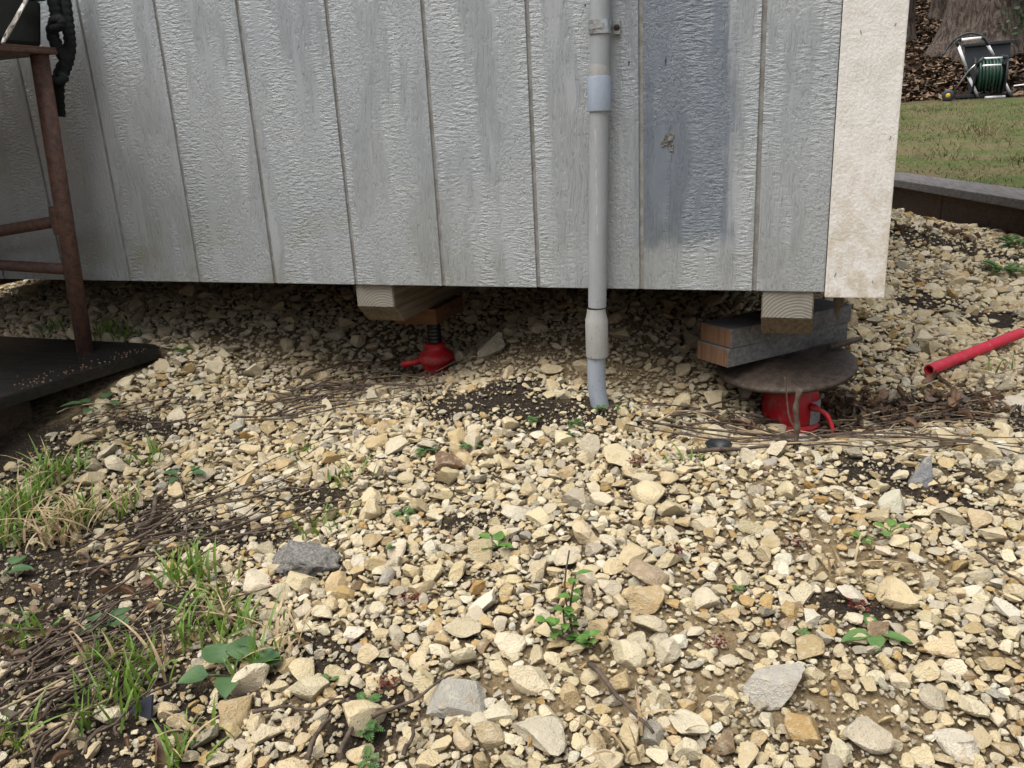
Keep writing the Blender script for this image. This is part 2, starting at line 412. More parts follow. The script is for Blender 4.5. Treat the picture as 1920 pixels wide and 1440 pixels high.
M = {}
M['siding'] = m_siding()
M['trim'] = m_white()
M['groove'] = m_simple('groove_dirt', (.265, .262, .252), .8, .2, var=.5, scale=40, bump=.001, c2=(.185, .175, .155))
M['frame'] = m_simple('under_floor_wood', (.06, .045, .032), .9, .1)
M['endgrain'] = m_wood('weathered_end_grain', (.235, .22, .19), (.200, .185, .155), ring=True, bump=.0004)
M['skidwood'] = m_wood('weathered_skid', (.20, .165, .12), (.11, .085, .06), 'y')
M['greywood'] = m_wood('grey_weathered_plank', (.175, .172, .168), (.095, .092, .090), 'x')
M['cutwood'] = m_wood('fresh_cut_end', (.19, .110, .065), (.12, .066, .038), 'z', bump=.001)
M['brownblock'] = m_wood('brown_block', (.16, .078, .040), (.10, .048, .026), 'x')
M['pipe'] = m_pipe('grey_plastic_pipe', (.300, .315, .332))
M['pipe2'] = m_pipe('grey_plastic_pipe_dirty', (.335, .333, .325))
M['coupling'] = m_pipe('blue_grey_coupling', (.30, .35, .425))
M['zinc'] = m_simple('zinc_strap', (.62, .64, .63), .32, .5, 1, .25, 120, .0004)
M['black'] = m_simple('nick_and_hole_black', (.018, .019, .020), .5, .4)
M['red'] = m_red('red_jack_paint')
t_ = NT('red_tube_paint', .4, .45); p_ = t_.pos(); n_ = t_.noise(p_, 60, 6, .75)
c_ = t_.mix(t_.ramp(n_, .3, .7), (.53, .020, .050), (.42, .016, .036)); c_ = t_.mix(t_.ramp(t_.noise(p_, 230, 4, .7), .58, .70, 0, .75), c_, (.20, .10, .07)); c_ = t_.mix(t_.ramp(t_.noise(p_, 25, 4, .7), .55, .75, 0, .45), c_, (.42, .28, .19))
t_.col(c_); t_.ro(t_.ramp(n_, .3, .7, .3, .6)); M['redtube'] = t_.m
M['thread'] = m_simple('greasy_steel', (.05, .048, .045), .4, .5, .8)
M['dish'] = m_rust('rusty_dish_steel', (.078, .057, .043), (.040, .029, .022), .6)
M['rust'] = m_rust('rusty_stand_paint', (.120, .062, .045), (.068, .038, .030), .6)
M['platform'] = m_wood('wet_dark_plywood', (.020, .019, .018), (.010, .010, .009), 'x', .2, bump=.0006)
M['tub'] = m_simple('dark_green_plastic', (.022, .026, .022), .4, .4, var=.3, scale=20)
M['tubrim'] = m_simple('green_rim', (.03, .10, .035), .5, .4)
M['rope'] = m_simple('black_braid', (.012, .014, .016), .8, .3, var=.4, scale=200, bump=.003)
M['ribbon'] = m_simple('white_tape', (.62, .60, .57), .5, .4, var=.3, scale=60)
M['stone'] = m_stone('limestone_piece', False)
M['gravel'] = m_stone('limestone_gravel', True)
M['ground'] = m_ground()
M['concrete'] = m_simple('concrete_lump', (.43, .41, .375), .95, .15, var=.5, scale=220, bump=.005)
M['twig'] = m_simple('dead_twig', (.115, .085, .065), .85, .2, var=.5, scale=90, bump=.0008)
M['twigpale'] = m_simple('pale_stalk', (.36, .28, .18), .8, .2, var=.35, scale=90)
M['straw'] = m_leaf('dry_grass', (.46, .36, .22), (.30, .21, .12), .7, .2)
M['grass'] = m_leaf('green_grass', (.145, .235, .036), (.080, .160, .024), .45, .3, 40)
M['weed'] = m_leaf('soft_green_leaf', (.125, .240, .050), (.075, .170, .036), .5, .25)
M['fern'] = m_leaf('grey_green_leaf', (.110, .195, .060), (.070, .145, .042), .55, .2)
M['violet'] = m_leaf('dark_green_leaf', (.072, .130, .052), (.045, .095, .040), .45, .15, 30)
M['deadleaf'] = m_leaf('dead_leaf', (.215, .130, .078), (.115, .070, .045), .75, .12, 45)
M['leafgrey'] = m_leaf('grey_dead_leaf', (.155, .120, .095), (.075, .056, .045), .75, .1, 45)
M['redmoss'] = m_leaf('red_brown_plant', (.14, .025, .016), (.07, .018, .012), .8, .1)
M['bark'] = m_rust('tree_bark', (.155, .115, .090), (.070, .050, .040), .95, (.35, .65))
M['alu'] = m_simple('white_alloy_tube', (.85, .86, .88), .4, .5, 0, .08, 20)
M['darkplastic'] = m_simple('dark_grey_plastic', (.028, .031, .035), .5, .4)
M['hose'] = m_simple('green_garden_hose', (.022, .062, .044), .4, .45)
M['binmat'] = m_simple('bin_plastic', (.040, .045, .052), .5, .4, var=.2, scale=8)
M['yellow'] = m_simple('yellow_hub', (.65, .42, .04), .5, .4)
M['timber'] = m_wood('brown_timber', (.085, .052, .034), (.050, .031, .022), 'y')
M['capboard'] = m_wood('grey_cap_board', (.165, .155, .150), (.095, .088, .085), 'y')
M['lawn'] = m_leaf('lawn_turf', (.17, .155, .055), (.10, .115, .035), .9, .05, 9)
M['lawngrass'] = m_leaf('lawn_blade', (.20, .24, .065), (.105, .15, .040), .7, .25, 3)
M['label'] = m_simple('silver_sticker', (.45, .45, .45), .4, .5, var=.5, scale=200)
M['ivy'] = m_leaf('ivy_leaf', (.03, .075, .025), (.02, .05, .018), .5, .1, 4)

# ================================================================== SETTING
# ---- ground sheet: fine near the shed, growing cells out to the distance
def axis(lo, hi, step, far, grow=1.35):
    a = list(np.arange(lo, hi + 1e-6, step)); s = step
    while a[-1] < far: s *= grow; a.append(a[-1] + s)
    s = step
    while a[0] > -far: s *= grow; a.insert(0, a[0] - s)
    return np.array(a)
gx = axis(-.6, 3.0, .02, 70); gy = axis(-1.3, 2.6, .02, 70)
GX, GY = np.meshgrid(gx, gy)
GZ = H(GX, GY) - .004
farm = np.clip((np.hypot(GX - 1.3, GY - .3) - 5) / 30, 0, 1)
GZ = GZ + np.clip(GY - 6, 0, 60) * .22 * np.clip((GY - 6) / 8, 0, 1) + farm * .3 * fbm(GX * .15, GY * .15, 3)
GZ = GZ + .45 * np.clip(np.hypot(GX - 1.3, np.minimum(GY, 0)) - 4.5, 0, 14) * np.clip((1.5 - GY) / 3, 0, 1) * np.clip((2.5 - GX) / 1.5 + np.clip(-2 - GY, 0, 2), 0, 1)   # unseen rise added behind the camera and to the left, blocking low sky
lawn_side = (GX - 2.294) * .953 + (GY - 3.268) * .303          # metres beyond the timber edging: the ground stays under the lawn there
GZ = np.where(lawn_side > .15, np.minimum(GZ, -.5 + .0606 * np.clip(GY - 3.3, 0, 7.2) + .25 * np.clip(GY - 10.3, 0, 60)), GZ)
nx_, ny_ = len(gx), len(gy)
idx = np.arange(nx_ * ny_).reshape(ny_, nx_)
F = np.stack([idx[:-1, :-1], idx[:-1, 1:], idx[1:, 1:], idx[1:, :-1]], -1).reshape(-1, 4)
gme = np_mesh('ground', np.stack([GX, GY, GZ], -1).reshape(-1, 3), F, True)
att = gme.attributes.new('soil', 'FLOAT_COLOR', 'POINT')
colr = np.ones((nx_ * ny_, 4), np.float32)
litter = np.clip((np.hypot((GX - .55) / .42, (GY + .75) / .45) * -1 + 1.15) / .4, 0, 1)
colr[:, 0] = np.maximum(np.maximum(inside(SOIL, GX, GY), inside(MOUND, GX, GY)), .75 * litter).ravel(); colr[:, 1] = np.maximum(inside(SAND, GX, GY), inside(BANK, GX, GY)).ravel(); colr[:, 2] = np.clip((np.hypot(GX - 1.6, GY - .6) - 3.3) / 1.2, 0, 1).ravel()
att.data.foreach_set('color', colr.ravel())
ground = link('ground', gme, M['ground'])
tag(ground, 'buff limestone gravel and dark soil sloping around the shed', kind='structure')

# ---- timber edging with its cap board, and the lawn behind it
TD = np.array([.37, -1.165, 0]); TD /= np.linalg.norm(TD)     # along the edging, towards the camera
TN = np.array([-TD[1], TD[0], 0])                             # towards the lawn
T0 = np.array([2.294, 3.268, -.06])
edging = empty('timber_edging', (T0[0] + .9 * TD[0], T0[1] + .9 * TD[1], -.25))
tag(edging, 'low brown timber edging with grey cap board along the lawn', 'edging')
def Tp(a, b, z): return T0 + TD * a + TN * b + np.array([0, 0, z - T0[2]])
for k, (a0, a1) in enumerate(((-2.6, .42), (.424, 3.6))):
    c = (Tp(a0, .145, -.185) + Tp(a1, .145, -.185)) / 2
    MB().obox(c, TD, TN, (0, 0, 1), (a1 - a0) / 2, .075, .085).build('timber', M['timber'], edging, bevel=.008)
for k, (a0, a1) in enumerate(((-2.65, .95), (.954, 3.65))):
    c = (Tp(a0, .113, -.078) + Tp(a1, .113, -.078)) / 2
    MB().obox(c, TD, TN, (0, 0, 1), (a1 - a0) / 2, .112, .0185).build('cap_board', M['capboard'], edging, bevel=.004)
def L(x, y):
    return -.085 + .0606 * np.clip(y - 3.3, 0, 7.2) + .25 * np.clip(y - 10.3, 0, 60) + .03 * fbm(np.asarray(x) * 1.1, np.asarray(y) * 1.1, 3)
la = np.concatenate([np.linspace(-22, -2.7, 170), np.linspace(-2.6, 3.7, 40)]); lb = np.concatenate([np.linspace(.2, 6, 60), np.linspace(6.1, 16, 110), np.linspace(16.5, 45, 40)])
LA, LB = np.meshgrid(la, lb)
LX = T0[0] + TD[0] * LA + TN[0] * LB; LY = T0[1] + TD[1] * LA + TN[1] * LB
LZ = L(LX, LY)
ind = np.arange(LX.size).reshape(LX.shape)
F = np.stack([ind[:-1, :-1], ind[:-1, 1:], ind[1:, 1:], ind[1:, :-1]], -1).reshape(-1, 4)
lm = NT('lawn_and_leaf_soil', .95, .15); p_ = lm.pos(); yy = lm.sep(p_)[1]
turf = lm.mix(lm.ramp(lm.noise(p_, 2.6, 6, .8), .40, .58), (.075, .105, .030), (.150, .118, .064))
turf = lm.mix(lm.ramp(lm.noise(p_, 40, 4, .7), .35, .6, .6, 0), turf, (.045, .055, .020))
duff = lm.mix(lm.ramp(lm.noise(p_, 22, 6, .75), .35, .65), (.050, .034, .023), (.150, .100, .062))
lm.col(lm.mix(lm.ramp(lm.math('ADD', yy, lm.math('MULTIPLY', lm.noise(p_, 1.5, 4), 1.2)), 10.1, 10.7), turf, duff)); lm.bump(lm.noise(p_, 60, 4), .02)
lawn = link('lawn', np_mesh('lawn', np.stack([LX, LY, LZ], -1).reshape(-1, 3), F, True), lm.m)
tag(lawn, 'sloping patchy lawn rising to a leafy bank', kind='structure')
def blades(n, xs, ys, zs, h, w, lean=.5):
    a = rng.uniform(0, 2 * math.pi, n); hh = h * rng.uniform(.5, 1.2, n); ln = rng.normal(0, lean, (n, 2)) * hh[:, None]
    dx, dy = np.cos(a) * w / 2, np.sin(a) * w / 2
    V = np.empty((n, 3, 3)); V[:, 0] = np.stack([xs - dx, ys - dy, zs], -1); V[:, 1] = np.stack([xs + dx, ys + dy, zs], -1)
    V[:, 2] = np.stack([xs + ln[:, 0], ys + ln[:, 1], zs + hh], -1)
    return V.reshape(-1, 3), np.arange(3 * n).reshape(-1, 3)
n = 70000
A_ = rng.uniform(-8.5, 3.2, n); B_ = rng.uniform(.25, 4.5, n) ** 1.0
xs = T0[0] + TD[0] * A_ + TN[0] * B_; ys = T0[1] + TD[1] * A_ + TN[1] * B_
keep = (ys < 10.3) & (fbm(xs * 1.7, ys * 1.7, 3) > -.42 + .5 * rng.random(n))
xs, ys = xs[keep], ys[keep]
V, F = blades(len(xs), xs, ys, L(xs, ys) - .004, .022 + .10 * np.clip(fbm(xs * 2.3, ys * 2.3, 3), 0, .6), .007, .8)
lg = NT('lawn_blade_mix', .75, .2); ra = lg.n('ShaderNodeNewGeometry').outputs['Random Per Island']
lg.col(lg.mix(lg.ramp(lg.noise(lg.pos(), 2.2, 3), .38, .6), lg.mix(ra, (.045, .080, .022), (.14, .165, .055)), lg.mix(ra, (.085, .075, .035), (.20, .165, .085))))
tag(link('grass', np_mesh('grass', V, F), lg.m), 'short yellow green grass on the lawn', 'grass', kind='stuff')

# ================================================================== SHED
G = .2032
shed = empty('shed', (1.0, 0, -.09))
tag(shed, 'grey painted shed with vertical board siding raised on jacks', 'shed')
XL, XR, ZT = -.62, 1.9475, 2.15
for i in range(-3, 10):                                    # every board between two grooves is its own piece
    a = max(i * G + .0039, XL); b = min((i + 1) * G - .0039, XR - .001)
    bm_ = MB().box((a, 0, .0), (b, .010, ZT))
    bm_.build('siding_board', M['siding'], shed, bevel=.0016)
for i in range(-3, 10):
    MB().box((i * G - .0052, .0042, .0005), (i * G + .0052, .012, ZT)).build('groove', M['groove'], shed)
MB().box((XL + .01, .0105, .02), (2.03, .03, ZT)).build('sheathing', M['frame'], shed)
MB().box((XR, -.010, -.0075), (2.0425, .009, ZT)).build('corner_trim', M['trim'], shed, bevel=.002)
MB().box((XL - .09, -.010, -.0075), (XL - .001, .009, ZT)).build('corner_trim', M['trim'], shed, bevel=.002)
MB().box((XL, .032, .006), (2.03, 2.44, .16)).build('floor_frame', M['frame'], shed)
MB().box((2.031, .010, 0), (2.041, 2.44, ZT)).build('side_wall', M['siding'], shed)
MB().box((XL - .012, .010, 0), (XL - .001, 2.44, ZT)).build('side_wall', M['siding'], shed)
MB().box((XL, 2.441, 0), (2.03, 2.452, ZT)).build('rear_wall', M['siding'], shed)
roof = MB()
roof.add([(XL - .2, -.18, ZT), (2.2, -.18, ZT), (2.2, 1.22, ZT + .62), (XL - .2, 1.22, ZT + .62), (2.2, 2.62, ZT), (XL - .2, 2.62, ZT),
          (XL - .2, -.18, ZT + .03), (2.2, -.18, ZT + .03), (2.2, 1.22, ZT + .65), (XL - .2, 1.22, ZT + .65), (2.2, 2.62, ZT + .03), (XL - .2, 2.62, ZT + .03)],
         [(0, 3, 2, 1), (3, 5, 4, 2), (6, 7, 8, 9), (9, 8, 10, 11), (0, 1, 7, 6), (5, 11, 10, 4), (0, 6, 9, 3), (3, 9, 11, 5), (1, 2, 8, 7), (2, 4, 10, 8)])
roof.build('roof', M['greywood'], shed)
def skid(x0, x1, y0):
    """a 4x4 runner with its lower front corner cut off on a slant"""
    prof = [(y0, 0.004), (y0, -.050), (y0 + .040, -.089), (2.4, -.089), (2.4, .004)]
    m = MB(); n = len(prof)
    m.add([(x0, y, z) for y, z in prof] + [(x1, y, z) for y, z in prof], [tuple(range(n))] + [tuple(range(2 * n - 1, n - 1, -1))] + [(i, i + n, (i + 1) % n + n, (i + 1) % n) for i in range(n)])
    o = m.build('skid', M['skidwood'], shed, bevel=.002)
    e = MB().box((x0 + .0025, y0 - .0016, -.0485), (x1 - .0025, y0 + .004, .002))
    me = e.mesh('end_grain'); c = Vector(((x0 + x1) / 2 + .02, y0, -.075))
    me.transform(Matrix.Translation(-c)); ob = link('end_grain', me, M['endgrain'], o, loc=(0, 0, 0))
    ob.location = c
    return o
skid(1.006, 1.096, .012); skid(1.842, 1.931, .006); skid(-.55, -.46, .02)
# small marks on the siding
scar_mat = m_simple('peeled_paint', (.33, .32, .30), .85, .2, var=.6, scale=230, bump=.004, c2=(.15, .135, .115))
for (cx, cz, sx, sz, rot) in ((1.676, .272, .008, .011, -.4), (1.667, .262, .006, .006, .5), (1.678, .254, .005, .008, .1)):
    mk = MB(); ringp = []
    for k in range(16):
        w = 2 * math.pi * k / 16; rr = random.uniform(.55, 1.25); a_, b_ = sx * rr * math.cos(w), sz * rr * math.sin(w)
        ringp.append((cx + a_ * math.cos(rot) - b_ * math.sin(rot), -.0014 - .0014 * random.random(), cz + a_ * math.sin(rot) + b_ * math.cos(rot)))
    mk.add(ringp + [(cx + .001, -.0002, cz + .001)], [(k, (k + 1) % 16, 16) for k in range(16)])
    mk.add([(cx + (v[0] - cx) * 1.12, .0003, cz + (v[2] - cz) * 1.12) for v in ringp] + ringp, [(k, (k + 1) % 16, 16 + (k + 1) % 16, 16 + k) for k in range(16)])
    mk.build('peeled_paint_scar', scar_mat, shed)
mk = MB()
for (px, py, w, h) in ((1248, 115, .0022, .016), (1179, 118, .003, .010), (1097, 10, .003, .004), (1213, 180, .002, .003)):
    c = aty(px, py, -.0008)
    mk.add([(c[0] - w / 2, -.0008, c[2]), (c[0], -.0008, c[2] - h / 2), (c[0] + w / 2, -.0008, c[2] + h * .1), (c[0] + w * .2, -.0008, c[2] + h / 2)], [(0, 1, 2, 3)])
mk.build('surface_nick', M['black'], shed)
for (px, py) in ((1617, 60), (1684, 45), (1674, 258), (1640, 528), (1571, 515)):
    c = aty(px, py, -.0112)
    hh = random.uniform(.002, .006); MB().tube([c + np.array([-.003, .0008, hh]), c + np.array([-.003 + random.gauss(0, .001), 0, -hh])], random.uniform(.0004, .0007), 5).build('staple', M['rust'], shed)

# ================================================================== CONDUIT PIPE
pipe = empty('conduit_pipe', (1.539, -.024, -.235))
tag(pipe, 'grey plastic conduit pipe with couplings running down the siding', 'pipe')
def PX(z): return 1.5615 + (.5 - z) * -.030 if z > -.05 else 1.545 + (z + .05) * .04
YP = -.0235
def pp(z): return np.array([PX(z), YP, z])
MB().tube([pp(z) for z in (1.4, 1.0, .5, .2, -.03)], .0172, 28, False).build('pipe', M['pipe'], pipe)
MB().lathe([(.0166, -.002), (.0206, 0), (.0210, .002), (.0210, .055), (.0206, .057), (.0170, .0575)], (pp(.35)[0], YP, .322), 28).build('coupling', M['coupling'], pipe, sharp=40)
MB().lathe([(.0176, -.001), (.0180, .002), (.0178, .014), (.0172, .02)], (pp(.38)[0], YP, .379), 28).build('glue_ring', M['pipe2'], pipe)
c0 = pp(-.085)
MB().lathe([(.0178, .052), (.0180, .044), (.0212, .030), (.0218, .022), (.0218, -.040), (.0212, -.0425), (.0176, -.043)], (c0[0], YP, c0[2]), 28).build('bell_sleeve', M['pipe2'], pipe, sharp=50)
pts = smooth_path([(1.543, YP, -.11), (1.541, YP, -.17), (1.5435, YP, -.21), (1.553, YP, -.25), (1.566, YP, -.29)], 12)
MB().tube(pts, .0176, 28).build('buried_pipe', m_pipe('blue_grey_pipe_stub', (.29, .325, .375)), pipe)
c = pp(.458)
cl = MB()
ang = np.linspace(-math.pi * 1.12, math.pi * .12, 18); band = []
for zz, r in ((-.011, .0196), (-.011, .0182), (.011, .0182), (.011, .0196)):
    band += [(c[0] + r * math.cos(w), YP + r * math.sin(w), c[2] + zz) for w in ang]
m = len(ang)
cl.add(band, [(j * m + i, j * m + i + 1, ((j + 1) % 4) * m + i + 1, ((j + 1) % 4) * m + i) for j in range(4) for i in range(m - 1)], True)
cl.box((c[0] + .018, -.0065, c[2] - .012), (c[0] + .031, -.0015, c[2] + .012))
cl.obox((c[0] - .001, YP - .0203, c[2]), (1, 0, 0), (0, 1, 0), (0, 0, 1), .012, .0014, .0035)
strap = cl.build('pipe_strap', M['zinc'], pipe, sharp=40)
MB().lathe([(.0001, .0045), (.0045, .0042), (.0056, .002), (.0056, 0)], (c[0] + .0255, -.0064, c[2] - .001), 6, axis=(0, -1, 0), smooth=False).build('screw', M['thread'], strap)

# ================================================================== JACKS, BLOCKS, DISH, TUBE
def bottle_jack(name, c, rb, hz, label, lever, sc=1.0, thread=False):
    x, y, z = c
    e = empty(name, c); tag(e, label, 'jack', 'jacks under the shed')
    base = MB().lathe([(.0005, 0), (rb * 1.02, 0), (rb * 1.06, .006), (rb * 1.06, .014), (rb * .96, .020)], c, 40); base.build('base', M['red'], e, sharp=40)
    prof = [(rb * .93, .018), (rb * 1.0, .030), (rb * 1.02, hz * .35), (rb * .99, hz * .55), (rb * .94, hz * .72), (rb * .85, hz * .85), (rb * .72, hz * .94), (rb * .5, hz), (.0005, hz)]
    MB().lathe(prof, c, 40).build('reservoir', M['red'], e)
    return e
jr = bottle_jack('bottle_jack', (1.899, .182, -.322), (.0565), .112, 'squat red bottle jack under the rusty dish by the white corner', 1)
MB().lathe([(.024, 0), (.024, .022)], (1.899, .182, -.322 + .115), 24).build('ram', M['thread'], jr)
pl = np.array([1.899, .182, -.322])
MB().tube(smooth_path([pl + (.040, -.042, .062), pl + (.052, -.050, .060), pl + (.068, -.056, .052), pl + (.080, -.064, .030), pl + (.086, -.072, .000)], 14), [.0075] * 4 + [.0048] * 4 + [.0042] * 6, 10).build('pump_lever', M['red'], jr)
lb_ = MB()
ws = np.linspace(rad(-48), rad(-8), 8); R_ = .0578
lb_.add([(pl[0] + R_ * math.cos(w), pl[1] + R_ * math.sin(w), pl[2] + zz) for zz in (.022, .070) for w in ws], [(i, i + 1, i + 9, i + 8) for i in range(7)], True)
lb_.build('sticker', M['label'], jr)
# dish
DC = np.array([1.884, .188, -.186]); dprof = [(.126, -.0055), (.133, -.0085), (.1375, -.0075), (.1375, .000), (.130, .0035), (.115, .008), (.085, .013), (.05, .0155), (.0005, .016), (.0005, .012), (.05, .0115), (.085, .009), (.113, .002), (.126, -.0055)]
dish = MB().lathe(dprof, (0, 0, 0), 56); dm = dish.mesh('steel_dish')
do = link('steel_dish', dm, M['dish']); do.location = DC; do.rotation_euler = (rad(6.5), rad(-3), 0)
tag(do, 'rusty round steel dish turned upside down on the red jack', 'dish')
rod = MB().tube([(1.965, .20, -.152), (2.0, .262, -.158), (2.03, .31, -.16)], [.006, .0065, .005], 10).build('steel_rod', M['dish']); tag(rod, 'short rusty rod poking out above the steel dish', 'rod')
# two planks
BA = np.array([.223, .255, 0]); BA /= np.linalg.norm(BA); BB = np.array([-BA[1], BA[0], 0])
for k, (zc, da, la_) in enumerate(((-.1085, 0, 'grey plank offcut directly under the corner skid, upper of two'), (-.1465, -.006, 'grey plank offcut resting on the rusty dish, lower of two'))):
    c = np.array([1.786, .067, zc]) + BA * (.169 + da) + BB * (.0435 + .3 * abs(da))
    e = empty('wood_block', (c[0], c[1], zc - .019)); tag(e, la_, 'wood block', 'blocks stacked on the jack')
    m = MB().obox(c, BA, BB, (0, 0, 1), .169, .0438, .0187); m.build('plank', M['greywood'], e, bevel=.0018)
    MB().obox(c - BA * .1694, BA, BB, (0, 0, 1), .001, .0415, .0168).build('cut_end', M['cutwood'], e)
# left jack with block
jl = empty('bottle_jack', (1.066, .255, -.275)); tag(jl, 'small red bottle jack in the dark hollow under the shed', 'jack', 'jacks under the shed')
jc = (1.066, .255, -.275)
MB().lathe([(.0005, 0), (.030, 0), (.033, .01), (.034, .028), (.040, .034), (.045, .041), (.045, .049), (.037, .060), (.026, .068), (.0245, .072), (.0245, .082), (.020, .084), (.0005, .084)], jc, 36).build('body', M['red'], jl, sharp=45)
th = [(.0165 + .0014 * (k % 2), .083 + .0045 * k) for k in range(14)] + [(.019, .143), (.019, .1475), (.0005, .1475)]
MB().lathe(th, jc, 24, smooth=False).build('screw', M['thread'], jl)
MB().tube([(1.04, .232, -.231), (1.018, .219, -.235), (.994, .208, -.238)], [.0085, .008, .0078], 12).build('lever_socket', M['red'], jl)
wb = empty('wood_block', (1.07, .255, -.127)); tag(wb, 'orange brown wood block squeezed on the small jack', 'wood block', 'blocks stacked on the jack')
MB().box((1.006, .172, -.1268), (1.114, .335, -.0895)).build('block', M['brownblock'], wb, bevel=.0015)
# red tube on the ground
a = gp(1740, 714) + np.array([0, 0, .024]); b = gp(1910, 648) + np.array([0, 0, .030])
ax_ = (b - a) / np.linalg.norm(b - a); ln_ = float(np.linalg.norm(b - a))
tb = MB().lathe([(.0092, .02), (.0092, 0), (.0125, 0), (.0125, .09), (.0122, .091), (.0125, .092), (.0125, ln_), (.0092, ln_), (.0092, ln_ - .02)], a, 24, axis=ax_).build('red_tube', M['redtube'], sharp=50)
tag(tb, 'bright red steel tube lying on the gravel', 'tube')

# ================================================================== STAND AND THINGS AT THE LEFT
plat = empty('plywood_platform', (.0, -.45, -.178)); tag(plat, 'dark wet plywood sheet lying under the rusty stand', 'platform')
pv = [(-.95, .0), (.40, -.004), (.452, -.010), (.486, -.028), (.495, -.045), (.470, -.22), (.445, -.419), (.41, -.75), (-.95, -.78)]
n = len(pv)
MB().add([(x, y, -.176) for x, y in pv] + [(x, y, -.150) for x, y in pv], [tuple(range(n))[::-1], tuple(range(n, 2 * n))] + [(i, (i + 1) % n, (i + 1) % n + n, i + n) for i in range(n)]).build('sheet', M['platform'], plat, bevel=.003)
sup = empty('support_block', (.25, -.5, -.27)); tag(sup, 'brown timber block under the plywood platform', 'block')
MB().box((-.2, -.70, -.34), (.375, -.30, -.1775)).build('timber_block', m_wood('damp_brown_timber', (.085, .060, .040), (.045, .033, .024), 'x'), sup, bevel=.008)
stand = empty('metal_stand', (.33, -.1, -.15)); tag(stand, 'rusty brown tubular metal stand on the plywood platform', 'stand')
top = np.array([.379, -.1, .505]); ft = np.array([.331, -.1, -.149])
MB().tube([ft, ft + .5 * (top - ft), top], .0182, 20).build('leg', M['rust'], stand)
MB().tube([ft + (0, -.5, 0), top + (-.01, -.5, 0)], .0182, 20).build('leg', M['rust'], stand)
MB().tube([ft + (-.75, 0, 0), top + (-.82, 0, 0)], .0182, 20).build('leg', M['rust'], stand)
MB().tube([ft + (-.75, -.5, 0), top + (-.82, -.5, 0)], .0182, 20).build('leg', M['rust'], stand)
MB().tube([aty(117, 413, -.1), aty(0, 433, -.1), aty(-330, 500, -.1)], .0130, 16).build('rung', M['rust'], stand)
MB().tube([aty(127, 505, -.1), aty(0, 497, -.1), aty(-330, 478, -.1)], .0128, 16).build('rung', M['rust'], stand)
MB().lathe([(.0184, -.03), (.0200, -.015), (.0200, .015), (.0184, .03)], aty(113, 413, -.1), 20).build('weld_collar', M['rust'], stand)
MB().box((-.47, -.66, .506), (.402, -.075, .5105)).build('shelf', M['rust'], stand)
MB().box((-.47, -.664, .497), (.404, -.0745, .5055)).build('rail', M['rust'], stand, bevel=.002)
tub = empty('plastic_tub', (0, -.35, .511)); tag(tub, 'dark green plastic tub with ribbed wall on the rusty stand', 'tub')
MB().add([(-.40, -.60, .512), (.375, -.60, .512), (.375, -.085, .512), (-.40, -.085, .512), (-.43, -.63, .60), (.395, -.63, .60), (.395, -.08, .60), (-.43, -.08, .60)],
         [(3, 2, 1, 0), (0, 1, 5, 4), (1, 2, 6, 5), (2, 3, 7, 6), (3, 0, 4, 7), (4, 5, 6, 7)]).build('wall', M['tub'], tub, bevel=.010)
for q in (.535, .562, .585):
    MB().box((-.42, -.636, q), (.355, -.60, q + .004)).build('rib', M['tub'], tub, bevel=.002)
MB().box((-.44, -.645, .6005), (.40, -.07, .640)).build('rim', M['tubrim'], tub, bevel=.006)
# knotted black braid
br = empty('black_braid', aty(110, 100, -.05)); tag(br, 'knotted black braided strap hanging beside the tub', 'strap')
def bp(px, py, y=-.060): return aty(px, py, y)
def ripple(pts, r, n, flat=.5, amp=.10):
    P = smooth_path(pts, n); rr = [r * (1 + amp * math.sin(i * 2.1)) for i in range(n)]; return P, rr
P, rr = ripple([bp(92, -60), bp(100, 0), bp(106, 35), bp(98, 62), bp(112, 95), bp(124, 112), bp(112, 140), bp(109, 180), bp(112, 218)], .0155, 70)
MB().tube(P, rr, 10, True, .55).build('strand', M['rope'], br)
P, rr = ripple([bp(118, -60, -.05), bp(122, 0, -.05), bp(128, 50, -.05), bp(131, 92, -.055), bp(122, 128, -.06), bp(108, 150, -.066)], .0155, 56)
MB().tube(P, rr, 10, True, .5).build('strand', M['rope'], br)
P, rr = ripple([bp(98, 40, -.075), bp(112, 36, -.08), bp(116, 48, -.08), bp(100, 54, -.078)], .009, 26)
MB().tube(P, rr, 10).build('knot', M['rope'], br)
P, rr = ripple([bp(97, 148, -.078), bp(110, 152, -.082), bp(122, 146, -.075), bp(112, 140, -.07)], .008, 26)
MB().tube(P, rr, 10).build('knot', M['rope'], br)
# torn white tape
tp = [(60, -25, .010), (50, 5, .0085), (40, 22, .014), (26, 48, .017), (14, 70, .013), (9, 80, .005)]
vs = []
for i, (px, py, w) in enumerate(tp):
    c = aty(px, py, -.655 + .004 * math.sin(i * 2)); c = CAM + (c - CAM) * 1.0
    for k, o_ in enumerate((-1, -.3, .3, 1)):
        vs.append(c + np.array([.8, .1, .35]) * w * .85 * o_ + np.array([0, -.004 * (k % 2), 0]))
tpe = MB().add(vs, [(i * 4 + k, i * 4 + k + 1, i * 4 + k + 5, i * 4 + k + 4) for i in range(5) for k in range(3)], True).build('torn_tape', M['ribbon'])
sol = tpe.modifiers.new('thickness', 'SOLIDIFY'); sol.thickness = .0008
tag(tpe, 'torn strip of white tape hanging in front of the tub', 'tape')

